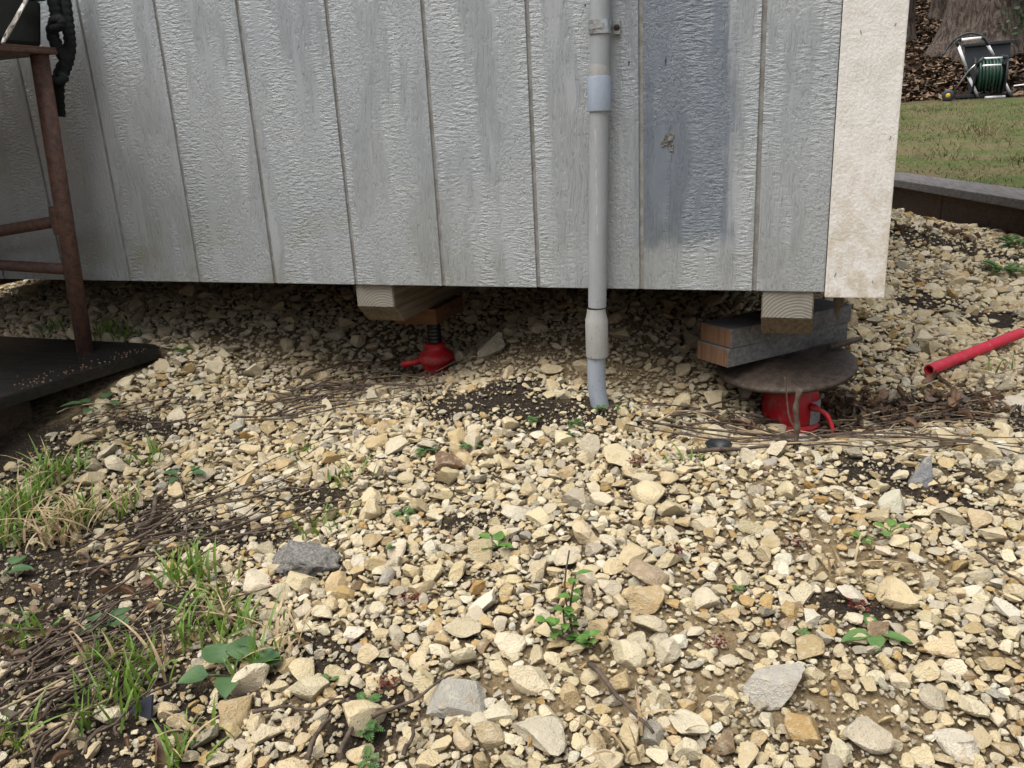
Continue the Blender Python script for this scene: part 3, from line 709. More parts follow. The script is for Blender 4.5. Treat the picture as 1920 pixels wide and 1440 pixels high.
# ================================================================== HOSE REEL, BIN, TREES
O = atd(1840, 186, 9.6); hr = np.array([rv[0], rv[1], 0]); hr /= np.linalg.norm(hr); hb = np.array([-hr[1], hr[0], 0])
def hp(px, py, w=0.):
    d = ray(px, py); n_ = hb; t = ((O + hb * w - CAM) @ n_) / (d @ n_); return CAM + d * t
cart = empty('hose_reel_cart', O); tag(cart, 'hose reel cart with white tube frame and coiled green hose', 'hose reel')
q = .016
def ctube(name, mat, pts, r=q, n=10): return MB().tube(pts, r, n).build(name, M[mat], cart)
ctube('frame_tube', 'alu', [hp(1797, 86), hp(1812, 128)]); ctube('frame_tube', 'alu', [hp(1815, 142), hp(1834, 181)])
ctube('frame_tube', 'alu', [hp(1801, 75), hp(1839, 71)]); ctube('frame_tube', 'alu', [hp(1852, 84, .1), hp(1863, 104, .1)])
ctube('frame_tube', 'alu', [hp(1881, 148, .02), hp(1894, 176, .02)]); ctube('frame_tube', 'alu', [hp(1847, 183, -.02), hp(1884, 181, -.02)])
ctube('crossbar', 'alu', [hp(1845, 109.5, -.16), hp(1879, 108, -.16)], .010); ctube('crossbar', 'alu', [hp(1843, 123, -.2), hp(1877, 121.5, -.2)], .010)
ctube('brace', 'zinc', [hp(1788, 172, .05), hp(1806, 147, 0), hp(1816, 133, -.05), hp(1834, 117, -.12)], .009)
ctube('elbow', 'darkplastic', [hp(1797, 87), hp(1793, 79), hp(1795, 75), hp(1802, 75)], .0165); ctube('elbow', 'darkplastic', [hp(1838, 71), hp(1846, 72, .05), hp(1850, 78, .08), hp(1853, 85, .1)], .0165)
ctube('joint', 'darkplastic', [hp(1810, 126, -.01), hp(1817, 143, -.01)], .022); ctube('joint', 'darkplastic', [hp(1832, 176), hp(1836, 188)], .02); ctube('joint', 'darkplastic', [hp(1892, 174), hp(1897, 184)], .02)
ctube('joint', 'darkplastic', [hp(1830, 122, -.12), hp(1845, 108, -.16)], .02); ctube('joint', 'darkplastic', [hp(1877, 106, -.15), hp(1888, 108, -.1), hp(1882, 122, -.15)], .024)
MB().obox(hp(1840, 179, .12), hr, hb, (0, 0, 1), .32, .10, .022).build('base', M['darkplastic'], cart, bevel=.01)
for w in (.02, .30):
    wc = hp(1778, 179, w); whl = MB().lathe([(.02, -.03), (.055, -.034), (.068, -.02), (.068, .02), (.055, .034), (.02, .03)], wc, 28, axis=-hb * .85 - hr * .52).build('wheel', M['darkplastic'], cart)
    MB().lathe([(.0005, .036), (.022, .036), (.026, .03)], wc, 18, axis=-hb * .85 - hr * .52).build('hub', M['yellow'], whl)
dax = hr * .93 - hb * .36; dc = hp(1853, 141, .06)
MB().lathe([(.02, -.17), (.205, -.17), (.21, -.16), (.205, -.15), (.10, -.145), (.10, .145), (.205, .15), (.21, .16), (.205, .17), (.02, .17)], dc, 40, axis=dax).build('drum', M['darkplastic'], cart, sharp=40)
A1 = np.cross((0, 0, 1), dax); A1 /= np.linalg.norm(A1); B1 = np.cross(dax, A1)
coil = []
for i in range(7 * 24 + 1):
    w = 2 * math.pi * i / 24; coil.append(dc + dax * (-.12 + .245 * i / 168) + (.172 + .008 * math.sin(i * .13)) * (math.cos(w) * A1 + math.sin(w) * B1))
MB().tube(coil, .0125, 8).build('hose', M['hose'], cart)
coil = []
for i in range(8 * 24 + 1):
    w = 2 * math.pi * i / 24 + 1; coil.append(dc + dax * (.13 - .26 * i / 192) + .148 * (math.cos(w) * A1 + math.sin(w) * B1))
MB().tube(coil, .0125, 8).build('hose', M['hose'], cart)
MB().tube(smooth_path([hp(1768, 103, .2), hp(1777, 90, .2), hp(1793, 72, .15), hp(1818, 62, .1), hp(1842, 68, .05), hp(1856, 84, 0)], 24), .013, 8).build('hose_end', M['darkplastic'], cart)
MB().tube([hp(1804, 136, -.02), hp(1798, 139, -.10)], .015, 8).build('crank', M['timber'], cart)
bn = empty('plastic_bin', O + hb * .55); tag(bn, 'dark grey plastic bin behind the hose reel', 'bin')
def quad_prism(pts, w0, w1, dz=0): return [hp(x, y, w0) for x, y in pts] + [hp(x, y, w1) for x, y in pts]
fsq = [(3, 2, 1, 0), (4, 5, 6, 7), (0, 1, 5, 4), (1, 2, 6, 5), (2, 3, 7, 6), (3, 0, 4, 7)]
MB().add(quad_prism([(1816, 178), (1884, 176), (1896, 80), (1808, 88)], .42, .95), fsq).build('body', M['binmat'], bn, bevel=.02)
MB().add(quad_prism([(1804, 89), (1903, 80), (1905, 73), (1803, 83)], .38, 1.0), fsq).build('rim', M['darkplastic'], bn, bevel=.008)
rod = MB().tube([hp(1901, 161, .3), hp(1960, 154, .35)], .008, 8).build('white_rod', M['alu']); tag(rod, 'thin white rod lying in grass beside the hose reel', 'rod')

def tree(name, label, base, r, h, lean, seed, ivy=False):
    rs = np.random.default_rng(seed); e = empty(name, base); tag(e, label, 'tree', 'trees on the leafy bank')
    base = np.asarray(base, float); n, m = 44, 40
    zs = np.concatenate([np.linspace(-.5, 1.8, 26), np.linspace(2.0, h, 14)]); vs = []
    for z in zs:
        t = max(0, z) / h; rr = r * (1 - .62 * t) * (1 + .55 * math.exp(-max(0, z + .1) / (r * .8)))
        for k in range(n):
            w = 2 * math.pi * k / n
            rg = 1 + .05 * math.sin(5 * w + seed) * math.exp(-max(0, z)) * 2.2 + .075 * (vnoise(np.array(w * 5.1 + seed), np.array(z * 1.5)) + .8 * vnoise(np.array(w * 11.0), np.array(z * 5)))
            vs.append((base[0] + lean[0] * z + rr * rg * math.cos(w), base[1] + lean[1] * z + rr * rg * math.sin(w), base[2] + z))
    m = len(zs)
    mt = NT('ridged_bark', .95, .15); p = mt.pos(); v1 = mt.noise(mt.pos((14, 14, 3.2)), 1.6, 5, .65, .5); v2 = mt.noise(p, 60, 4)
    mt.col(mt.mix(mt.ramp(v1, .38, .62), (.040, .030, .025), (.125, .098, .082))); mt.bump(mt.math('ADD', v1, mt.math('MULTIPLY', v2, .25)), .05)
    MB().add(vs, [(i * n + k, i * n + (k + 1) % n, (i + 1) * n + (k + 1) % n, (i + 1) * n + k) for i in range(m - 1) for k in range(n)], True).build('trunk', mt.m, e)
    cr = MB(); tp_ = base + np.array([lean[0] * h, lean[1] * h, h])
    def limb(p, d, ln, rr, dep):
        pts = [p]; 
        for i in range(4):
            d = d + rs.normal(0, .16, 3); d /= np.linalg.norm(d); pts.append(pts[-1] + d * ln / 4)
        cr.tube(pts, list(np.linspace(rr, rr * .5, 5)), 6, False)
        if dep:
            for k in range(3): limb(pts[rs.integers(2, 5)], d + rs.normal(0, .6, 3) + np.array([0, 0, .15]), ln * .62, rr * .48, dep - 1)
    for k in range(7):
        w = rs.uniform(0, 6.28); z = rs.uniform(.62, 1.0)
        limb(base + np.array([lean[0], lean[1], 1]) * h * z, np.array([math.cos(w), math.sin(w), .8]), h * .38, r * .30, 3)
    cr.build('crown', mt.m, e)
    if ivy:
        iv = MB()
        for k in range(260):
            w = rs.normal(rad(-52), .30); z = rs.uniform(.15, 1.9); rr = r * 1.16 * (1 + .35 * math.exp(-z / (r * .8)))
            c = base + np.array([lean[0] * z + rr * math.cos(w), lean[1] * z + rr * math.sin(w), z]); s_ = rs.uniform(.02, .05); d1 = rs.normal(0, 1, 3); d1 /= np.linalg.norm(d1); d2 = np.cross(d1, rs.normal(0, 1, 3)); d2 /= np.linalg.norm(d2)
            iv.add([c - d1 * s_, c - d2 * s_ * .7, c + d1 * s_, c + d2 * s_ * .7], [(0, 1, 2, 3)])
        iv.build('ivy', M['ivy'], e)
def lp(px, t):
    P = atd(px, 120, t); return np.array([P[0], P[1], float(L(P[0], P[1]))])
tree('tree', 'thick ridged tree trunk behind the hose reel, ivy on its side', lp(1838, 12.0), .50, 11, (-.012, .0), 3, True)
tree('tree', 'thin dark tree trunk between the shed corner and the thick trunk', lp(1752, 14.5), .14, 9, (.0, .0), 5)
tree('tree', 'dark trunk half hidden behind the shed corner trim', lp(1685, 13.2), .18, 9, (-.03, .0), 8)
tree('tree', 'slim tree trunk far up the leafy bank', lp(1905, 21), .14, 10, (0, 0), 12)
# leaf litter on the bank
n = 46000
px = rng.uniform(1560, 2200, n); t = 9.6 + 12 * rng.random(n) ** 1.15
lv = []
PX_ = CAM[0] + t * (fw[0] + rv[0] * (px - 960) / FPX); PY_ = CAM[1] + t * (fw[1] + rv[1] * (px - 960) / FPX)
k = (PY_ > 9.9 + .5 * rng.random(n)); PX_, PY_ = PX_[k], PY_[k]; n = len(PX_)
PZ_ = L(PX_, PY_) + .03
d1 = rng.normal(0, 1, (n, 3)); d1[:, 2] *= .35; d1 /= np.linalg.norm(d1, axis=1)[:, None]; d2 = np.cross(d1, rng.normal(0, .35, (n, 3)) + np.array([0, 0, 1])); d2 /= np.linalg.norm(d2, axis=1)[:, None]
s = rng.uniform(.035, .085, n)[:, None]; c = np.stack([PX_, PY_, PZ_], -1)
V = np.stack([c - d1 * s, c - d2 * s * .6, c + d1 * s, c + d2 * s * .6], 1).reshape(-1, 3)
llm = NT('bank_leaf', .8, .2); a = llm.n('ShaderNodeNewGeometry').outputs['Random Per Island']
llm.col(llm.mix(llm.ramp(a, .3, 1), (.045, .030, .021), (.22, .150, .098)))
tag(link('leaf_litter', np_mesh('leaf_litter', V, np.arange(4 * n).reshape(-1, 4)), llm.m), 'brown dead leaves covering the wooded bank', 'leaves', kind='stuff')

# ================================================================== GRAVEL
def ico(k):
    bm = bmesh.new(); bmesh.ops.create_icosphere(bm, subdivisions=k, radius=1); bm.verts.ensure_lookup_table()
    V = np.array([v.co[:] for v in bm.verts]); F = np.array([[v.index for v in f.verts] for f in bm.faces]); bm.free(); return V, F
ICO = {k: ico(k) for k in (1, 2, 3, 4)}
def rock(k, rs, asp=None, jit=.03):
    V, F = ICO[k]; V = V.copy()
    for i in range(rs.integers(6, 10)):
        n_ = rs.normal(0, 1, 3); n_ /= np.linalg.norm(n_); d = rs.uniform(.34, .68); q_ = V @ n_; V -= np.outer(np.maximum(q_ - d, 0), n_)
    V += jit * rs.normal(0, 1, V.shape) * (.5 if k > 2 else 1)
    if k > 1:
        nn = V / (np.linalg.norm(V, axis=1)[:, None] + 1e-9); o1 = rs.uniform(0, 90)
        V += nn * (.11 * vnoise(V[:, 0] * 3 + V[:, 2] * 2.1 + o1, V[:, 1] * 3 - V[:, 2] * 1.7 + o1) + (.06 * vnoise(V[:, 0] * 8 + V[:, 2] * 5 + o1, V[:, 1] * 8 - V[:, 2] * 6) if k > 2 else 0))[:, None]
    V -= (V.max(0) + V.min(0)) / 2; V /= (V.max(0) - V.min(0)) / 2
    if asp is None: asp = (1, rs.uniform(.62, .95), rs.uniform(.38, .75))
    return V * np.array(asp), F
NPRO = 40
PRO = {k: [rock(k, np.random.default_rng(100 + i), jit={1: .02, 2: .014, 3: .008}[k]) for i in range(NPRO)] for k in (1, 2, 3)}
PAL = np.array([(.62, .515, .335), (.66, .565, .385), (.69, .62, .48), (.66, .585, .43), (.54, .42, .245), (.47, .33, .150), (.42, .255, .090), (.42, .375, .30), (.39, .365, .325), (.53, .475, .375), (.29, .21, .135), (.71, .665, .565)])
PW = np.array([.20, .20, .15, .14, .10, .045, .015, .045, .018, .065, .015, .05]); PW /= PW.sum()
PLAT = lambda x, y: (x < .50) & (y < .02) & (y > -.76) & (x > -.95)
cell = .03; grid = {}
def try_place(x, y, r, k):
    i, j = int(math.floor(x / cell)), int(math.floor(y / cell))
    for a in (-1, 0, 1):
        for b in (-1, 0, 1):
            for (qx, qy, qr) in grid.get((i + a, j + b), ()):
                if (x - qx) ** 2 + (y - qy) ** 2 < (k * (r + qr)) ** 2: return False
    grid.setdefault((i, j), []).append((x, y, r)); return True
def sample(n, x0, x1, y0, y1): return rng.uniform(x0, x1, n), rng.uniform(y0, y1, n)
stones = []                                                  # x, y, half length
def scatter(den, lo, hi, k, power=1.6, maxdepth=9., soilk=.85, litk=.55):
    for (x0, x1, y0, y1) in ((-.7, 3.05, -1.3, 1.25), (1.85, 3.15, 1.25, 3.3)):
        n_ = int(den * (x1 - x0) * (y1 - y0)); xs, ys = sample(n_, x0, x1, y0, y1)
        zs = H(xs, ys); pxs, pys, dep = project(np.stack([xs, ys, zs], -1))
        ok = (dep > .3) & (pxs > -480) & (pxs < 2400) & (pys < 1850) & (pys > 300) & (dep < maxdepth)
        lit = np.clip((np.hypot((xs - .55) / .42, (ys + .75) / .45) * -1 + 1.15) / .4, 0, 1)
        rej = np.maximum(np.maximum(inside(SOIL, xs, ys) * soilk, inside(SAND, xs, ys) * soilk * .75), lit * litk)
        rej = np.maximum(rej, np.maximum(inside(MOUND, xs, ys) * (.985 if hi > .005 else .72), inside(BANK, xs, ys) * (.90 if hi > .009 else .25)))
        ok &= (rng.random(n_) > rej) & ~PLAT(xs, ys)
        ok &= ~((np.hypot(xs - 1.899, ys - .182) < .060 + .5 * lo) | (np.hypot(xs - 1.066, ys - .255) < .045) | (np.hypot(xs - 1.545, ys + .024) < .028))
        # side of the line to the lawn
        side = (xs - T0[0]) * TN[0] + (ys - T0[1]) * TN[1]; ok &= side < .06
        rs_ = lo + (hi - lo) * rng.random(n_) ** power
        for i in np.nonzero(ok)[0]:
            if try_place(xs[i], ys[i], rs_[i], k): stones.append((xs[i], ys[i], rs_[i]))
scatter(520, .0135, .0275, .80, 1.9, 9, .97)
n_big = len(stones)
scatter(5200, .0076, .0138, .70, 1.2, 9, .93)
scatter(11500, .0038, .0078, .62, 1.1, 4.2, .82, .5)
scatter(19000, .0016, .0038, .58, 1.0, 2.0, .50, .4)
S = np.array(stones); SZ = H(S[:, 0], S[:, 1])
spx, spy, sdep = project(np.stack([S[:, 0], S[:, 1], SZ], -1))
spix = S[:, 2] * 2 * FPX / sdep
def euler(a, b, c):
    ca, sa, cb, sb, cc, sc_ = np.cos(a), np.sin(a), np.cos(b), np.sin(b), np.cos(c), np.sin(c)
    Rx = np.zeros(a.shape + (3, 3)); Rx[..., 0, 0] = 1; Rx[..., 1, 1] = ca; Rx[..., 1, 2] = -sa; Rx[..., 2, 1] = sa; Rx[..., 2, 2] = ca
    Ry = np.zeros(a.shape + (3, 3)); Ry[..., 1, 1] = 1; Ry[..., 0, 0] = cb; Ry[..., 0, 2] = sb; Ry[..., 2, 0] = -sb; Ry[..., 2, 2] = cb
    Rz = np.zeros(a.shape + (3, 3)); Rz[..., 2, 2] = 1; Rz[..., 0, 0] = cc; Rz[..., 0, 1] = -sc_; Rz[..., 1, 0] = sc_; Rz[..., 1, 1] = cc
    return Rz @ Ry @ Rx
NS = len(S)
ROT = euler(rng.normal(0, .30, NS), rng.normal(0, .30, NS), rng.uniform(0, 2 * math.pi, NS))
TONE = PAL[rng.choice(len(PAL), NS, p=PW)] * rng.uniform(.82, 1.12, (NS, 1)) * rng.normal(1, .010, (NS, 3))
# stones in the litter and on dark soil are stained a little
TONE = TONE * np.array([1.03, 1.0, .93])
TONE = TONE * np.where(S[:, 2] < .0042, .70, 1.)[:, None]
stain = np.clip((np.hypot((S[:, 0] - .55) / .45, (S[:, 1] + .75) / .5) * -1 + 1.2) / .5, 0, 1)[:, None]
TONE = TONE * (1 - .28 * stain)
under = np.clip((S[:, 1] - .0) / .12, 0, .62)[:, None] * ((S[:, 0] < 2.02) & (S[:, 0] > -.6))[:, None]      # dry dust on everything the rain never reaches
TONE = TONE * (1 - under) + np.array([.43, .345, .225]) * under
PID = rng.integers(0, NPRO, NS)
LIFT = np.where(S[:, 2] > .0145, .24, .16) * S[:, 2]
inframe = (spx > 0) & (spx < 1920) & (spy > 0) & (spy < 1440) & ~((S[:, 1] > .03) & (S[:, 0] < 2.04))
order = np.argsort(-np.where(inframe, spix, 0))[:300]
isbig = np.zeros(NS, bool); isbig[order] = True
pro_me = []
for i, (V, F) in enumerate(PRO[3]):
    me = np_mesh('stone', V, F, True); me.set_sharp_from_angle(angle=rad(17)); me.materials.append(M['stone']); pro_me.append(me)
for i in order:
    o = bpy.data.objects.new('stone', pro_me[PID[i]]); COL.objects.link(o); o.parent = ground
    o.matrix_local = Matrix.Translation((S[i, 0], S[i, 1], SZ[i] + LIFT[i])) @ Matrix([list(r_) for r_ in ROT[i]]).to_4x4() @ Matrix.Diagonal((*([S[i, 2]] * 3), 1))
    o.color = (*[float(v) for v in TONE[i]], 1)
octa = np.array([(1, 0, 0), (-1, 0, 0), (0, 1, 0), (0, -1, 0), (0, 0, 1), (0, 0, -1)], float)
octf = np.array([(0, 2, 4), (2, 1, 4), (1, 3, 4), (3, 0, 4), (2, 0, 5), (1, 2, 5), (3, 1, 5), (0, 3, 5)])
lod = np.where(spix > 13, 2, np.where(spix > 6, 1, 0)); lod[isbig] = -1
allV, allF, allC, off = [], [], [], 0
for lv_ in (0, 1, 2):
    for p_ in range(NPRO):
        ii = np.nonzero((lod == lv_) & (PID == p_))[0]
        if not len(ii): continue
        if lv_ == 0:
            rs = np.random.default_rng(p_); Vp = octa * np.array([1, .8, .55]) + rs.normal(0, .18, octa.shape); Fp = octf
        else: Vp, Fp = PRO[lv_][p_]
        W = np.einsum('nij,vj->nvi', ROT[ii], Vp) * S[ii, 2][:, None, None] + np.stack([S[ii, 0], S[ii, 1], SZ[ii] + LIFT[ii]], -1)[:, None, :]
        nv = len(Vp)
        allV.append(W.reshape(-1, 3)); allF.append((Fp[None] + (off + np.arange(len(ii)) * nv)[:, None, None]).reshape(-1, 3)); off += len(ii) * nv
        allC.append(np.repeat(TONE[ii], nv, axis=0))
V = np.concatenate(allV); F = np.concatenate(allF); C = np.concatenate(allC)
gm = np_mesh('gravel', V, F)
at_ = gm.attributes.new('tone', 'FLOAT_COLOR', 'POINT'); at_.data.foreach_set('color', np.c_[C, np.ones(len(C))].astype(np.float32).ravel())
gr = link('gravel', gm, M['gravel'], ground); gr['kind'] = 'stuff'
print('stones', NS, 'big', n_big, 'tris', len(F))

# ---- stones that stand out
def odd_stone(name, px, py, half, asp, col, label, seed, tilt=(0, 0, 0), mat='stone', k=3, lift=.35):
    rs = np.random.default_rng(seed); V, F = rock(k, rs, asp, .012)
    me = np_mesh(name, V, F, True); me.set_sharp_from_angle(angle=rad(24)); me.materials.append(M[mat])
    c = gp(px, py); o = bpy.data.objects.new(name, me); COL.objects.link(o)
    o.location = (c[0], c[1], c[2] + lift * half * asp[2]); o.rotation_euler = tilt; o.scale = (half,) * 3; o.color = (*col, 1)
    tag(o, label, 'stone'); return o
odd_stone('brown_stone', 838, 880, .034, (1, .6, .5), (.20, .12, .07), 'smooth brown stone among pale gravel near the weeds', 41, (.1, .1, -.3), lift=.5)
c = gp(1726, 906); wx, wy = np.array([.94, .33, 0]), np.array([-.33, .94, 0])
wd = MB().add([c + wx * a_ + wy * b_ + np.array([0, 0, z_]) for a_, b_, z_ in ((-.021, -.006, -.004), (.016, -.010, -.006), (.014, .016, -.006), (-.012, .018, -.004), (-.019, -.003, .005), (.015, -.004, .012), (.021, .016, .040), (.012, .020, .034))],
              [(3, 2, 1, 0), (4, 5, 6, 7), (0, 1, 5, 4), (1, 2, 6, 5), (2, 3, 7, 6), (3, 0, 4, 7)]).build('grey_flint', M['stone'], bevel=.0022)
wd.color = (.22, .225, .23, 1); tag(wd, 'pointed grey wedge of stone standing on the dark soil patch', 'stone')
odd_stone('grey_flat_stone', 858, 1325, .034, (1, .85, .35), (.40, .38, .33), 'large flat grey stone low in the gravel beside a twig', 43, (.35, .1, .5), lift=.8)
odd_stone('pale_slab', 1455, 1300, .036, (1, .7, .4), (.47, .44, .38), 'large pale slab stone in the lower right gravel', 44, (.2, -.2, .6), lift=.8)
odd_stone('cream_stone', 1020, 1395, .034, (1, .75, .4), (.55, .49, .37), 'big cream triangular stone at the lower picture edge', 45, (.2, .1, 2.2), lift=.8)
odd_stone('tan_slab', 920, 665, .040, (1, .6, .5), (.36, .31, .23), 'tan slab leaning on the mound beside the small jack', 46, (.2, -.5, .2), lift=.8)
odd_stone('buff_stone', 1215, 1085, .030, (1, .8, .4), (.40, .30, .20), 'flat pinkish buff stone set in bare sand', 47, (.1, .1, .2), lift=.4)
rs = np.random.default_rng(5); V, F = rock(4, rs, (1, .62, .45), 0)
nrm = V / np.linalg.norm(V, axis=1)[:, None]
V = V + nrm * (.22 * np.array([vnoise(np.array(a * 9 + 3), np.array(b * 9 + c * 7)) for a, b, c in V]) + .13 * np.array([vnoise(np.array(a * 22), np.array(b * 22 + c * 19)) for a, b, c in V]))[:, None]
me = np_mesh('concrete_lump', V, F, True); o = link('concrete_lump', me, M['concrete']); c = gp(572, 1062); o.location = (c[0], c[1], c[2] + .010); o.scale = (.052,) * 3; o.rotation_euler = (.15, .1, .35)
tag(o, 'grey lump of coarse broken concrete among the pale gravel', 'concrete')
# burrow by the right jack, its shade coloured black; dark plastic scrap
c = gp(1347, 848); o = MB().lathe([(.004, .004), (.014, .006), (.020, .012), (.023, .016), (.020, .017), (.012, .010), (.0005, -.004)], c, 18).build('burrow_hole', M['black']); tag(o, 'small black clod of a burrow beside the twigs', 'hole')
c = gp(266, 1350); o = MB().add([(c[0] - .018, c[1], c[2] + .006), (c[0] + .018, c[1] - .004, c[2] + .008), (c[0] + .012, c[1] + .01, c[2] + .030), (c[0] - .012, c[1] + .012, c[2] + .014)], [(0, 1, 2, 3)]).build('dark_scrap', m_simple('blue_black_scrap', (.02, .022, .035), .6)); s_ = o.modifiers.new('t', 'SOLIDIFY'); s_.thickness = .003; tag(o, 'flat blue black scrap sticking out of the soil', 'scrap')

# ================================================================== TWIGS
def lay(pts_px, lift=.012, n=9, wig=.006, rs=random):
    P = [gp(x, y) for x, y in pts_px]; P = smooth_path(P, n)
    out = []
    for i, q_ in enumerate(P):
        x = q_[0] + rs.gauss(0, wig); y = q_[1] + rs.gauss(0, wig)
        out.append(np.array([x, y, float(H(x, y)) + lift + abs(rs.gauss(0, .006))]))
    return smooth_path(out, n + 4)
def twig(pts_px, r, label, group, mat='twig', lift=.012, wig=.005, name='dead_twig'):
    P = lay(pts_px, lift, 8, wig); o = MB().tube(P, list(np.linspace(r, r * .45, len(P))), 6).build(name, M[mat]); tag(o, label, 'twig', group); return o
def bundle(n_, a, b, sa, sb, r, label, group, bend=18, lift=.011, pale=.15, full=.35):
    for i in range(n_):
        s0, s1 = random.uniform(0, full), random.uniform(1 - full, 1)
        if random.random() < .3: s0, s1 = random.uniform(0, .3), random.uniform(.4, .7)
        A = (a[0] + random.gauss(0, sa[0]), a[1] + random.gauss(0, sa[1])); B = (b[0] + random.gauss(0, sb[0]), b[1] + random.gauss(0, sb[1]))
        f = lambda t: (A[0] + (B[0] - A[0]) * t, A[1] + (B[1] - A[1]) * t)
        p0, p1 = f(s0), f(s1); mid = ((p0[0] + p1[0]) / 2 + random.gauss(0, bend), (p0[1] + p1[1]) / 2 + random.gauss(0, bend * .5))
        twig([p0, mid, p1], r * random.uniform(.6, 1.3), label, group, 'twigpale' if random.random() < pale else 'twig', lift * random.uniform(.5, 1.6), random.uniform(.003, .010))
bundle(22, (1210, 805), (1960, 845), (60, 14), (60, 22), .0019, 'thin dead stem in the long bundle crossing below the red jack', 'stems lying below the red jack', 30)
bundle(16, (1560, 825), (1980, 755), (60, 22), (30, 40), .0018, 'thin dead stem tangled on the leaves right of the red jack', 'stems tangled right of the red jack', 34)
bundle(15, (500, 760), (860, 712), (50, 18), (50, 16), .0020, 'thin dead stem in the bundle in front of the small jack', 'stems in front of the small jack', 22)
bundle(10, (420, 790), (760, 730), (60, 20), (60, 18), .0018, 'wispy dead stem spilling left of the small jack bundle', 'stems spilling left of the bundle', 24)
bundle(15, (180, 1080), (700, 880), (90, 40), (80, 36), .0020, 'thin dead stem in the diagonal bundle across the left gravel', 'stems crossing the left gravel', 26)
bundle(28, (-40, 1330), (380, 1120), (60, 70), (80, 60), .0019, 'dead stem in the crossed litter at the lower left', 'stems in the lower left litter', 30)
bundle(14, (40, 1440), (330, 1180), (60, 30), (60, 50), .0020, 'dead stem rising through the lower left grass', 'stems through the lower left grass', 24)
bundle(8, (60, 830), (520, 740), (40, 20), (60, 20), .0018, 'thin dead stem beside the plywood platform', 'stems beside the platform', 20)
for (pts, r, lab) in (([(640, 1440), (655, 1380), (661, 1338), (640, 1336)], .0035, 'forked brown twig standing in gravel at lower centre left'), ([(575, 1440), (600, 1400), (625, 1372)], .0035, 'thick short twig lying left of the forked twig'),
                      ([(695, 1372), (770, 1335), (850, 1292)], .0026, 'slim twig pointing at the large flat grey stone'), ([(480, 1352), (550, 1352), (655, 1342)], .0024, 'slim twig lying level left of the forked twig'),
                      ([(1105, 1262), (1160, 1330), (1232, 1398)], .0036, 'grey brown twig slanting down below the leafy sapling'), ([(260, 1010), (285, 985), (300, 950), (315, 935)], .0055, 'thick gnarled stick among the left twigs'),
                      ([(1830, 1055), (1870, 1090), (1930, 1120)], .0022, 'curved thin twig at the right gravel edge'), ([(330, 905), (350, 940), (352, 1040)], .002, 'single upright dry stem arching over left gravel'),
                      ([(760, 1440), (778, 1400), (790, 1365)], .0028, 'dark twig at the bottom beside the flat stone'), ([(1290, 862), (1400, 856), (1530, 842)], .0042, 'thicker grey stick along the front of the twig bundle'),
                      ([(520, 745), (680, 735), (838, 733)], .0038, 'thicker stick on top of the bundle by the small jack')):
    twig(pts, r, lab, None, 'twig', .012, .002)
# upright stub by the jack
b0 = gp(1490, 845); st = MB().tube(smooth_path([b0 + (0, 0, -.01), b0 + (.002, .003, .04), b0 + (-.002, .004, .075), b0 + (.003, .005, .108)], 14), [.0046 + .001 * math.sin(i * 1.7) for i in range(14)], 9)
st.tube(smooth_path([b0 + (.001, .003, .035), b0 + (-.012, .004, .06), b0 + (-.018, .006, .10), b0 + (-.022, .004, .128)], 9), [.0017] * 5 + [.0011] * 4, 5)
o = st.build('sapling_stub', M['twig']); tag(o, 'dead upright sapling stub in front of the red jack', 'stub')
hang = aty(1572, 560, .012); o = MB().tube(smooth_path([hang + (0, 0, .012), hang + (.001, 0, -.01), hang + (-.001, .002, -.022), hang + (.002, .002, -.038)], 9), [.009, .0085, .009, .008, .006, .0055, .004, .003, .0015], 8).build('mud_nest', M['dish']); tag(o, 'small brown mud nest hanging under the white corner trim', 'nest')

# ================================================================== DEAD LEAVES
def leaf_mesh(seed, curl=.5, wid=.55, nu=6, nv=5):
    rs = np.random.default_rng(seed); V = []; k1, k2 = rs.uniform(-curl, curl) * 2.2, rs.uniform(.2, 1) * curl * 2.2
    for i in range(nu + 1):
        u_ = i / nu; w = wid * (math.sin(math.pi * min(1, u_ ** .8 + .02)) ** .8) * .5
        for j in range(nv):
            v_ = (j / (nv - 1) * 2 - 1); x = u_ - .5; yv = w * v_ * (1 + .12 * rs.normal())
            V.append((x, yv * math.cos(k2 * v_ * .8), abs(yv) * math.sin(abs(k2 * v_)) + k1 * (x * x) + .03 * rs.normal()))
    F = [(i * nv + j, i * nv + j + 1, (i + 1) * nv + j + 1, (i + 1) * nv + j) for i in range(nu) for j in range(nv - 1)]
    return V, F
LM = []
for s in range(12):
    V, F = leaf_mesh(s + 50, .75); m_ = MB().add(V, F, True).mesh('dry_leaf'); m_.materials.append(M['deadleaf'] if s % 3 else M['leafgrey']); LM.append(m_)
def leaf_at(px, py, size, label, group, dz=.012):
    c = gp(px, py); o = bpy.data.objects.new('dry_leaf', random.choice(LM)); COL.objects.link(o)
    o.location = (c[0], c[1], c[2] + dz); o.rotation_euler = (random.gauss(0, .42), random.gauss(0, .42), random.uniform(0, 6.28)); o.scale = (size, size, size)
    tag(o, label, 'leaf', group)
for i in range(190):
    t_ = random.random(); px, py = 1545 + 330 * t_ ** 1.3 + random.gauss(0, 12), 778 + random.gauss(0, 17) - 8 * t_
    leaf_at(px, py, random.uniform(.018, .040), 'curled brown dead leaf in the drift right of the red jack', 'leaf drift right of the red jack', random.uniform(.006, .024))
for i in range(22):
    leaf_at(1385 + random.gauss(0, 30), 805 + random.gauss(0, 9), random.uniform(.018, .035), 'dead leaf caught left of the red jack', 'leaves left of the red jack')
for i in range(34):
    leaf_at(740 + random.gauss(0, 75), 712 + random.gauss(0, 14), random.uniform(.018, .036), 'dead leaf in the hollow before the small jack', 'leaves before the small jack')
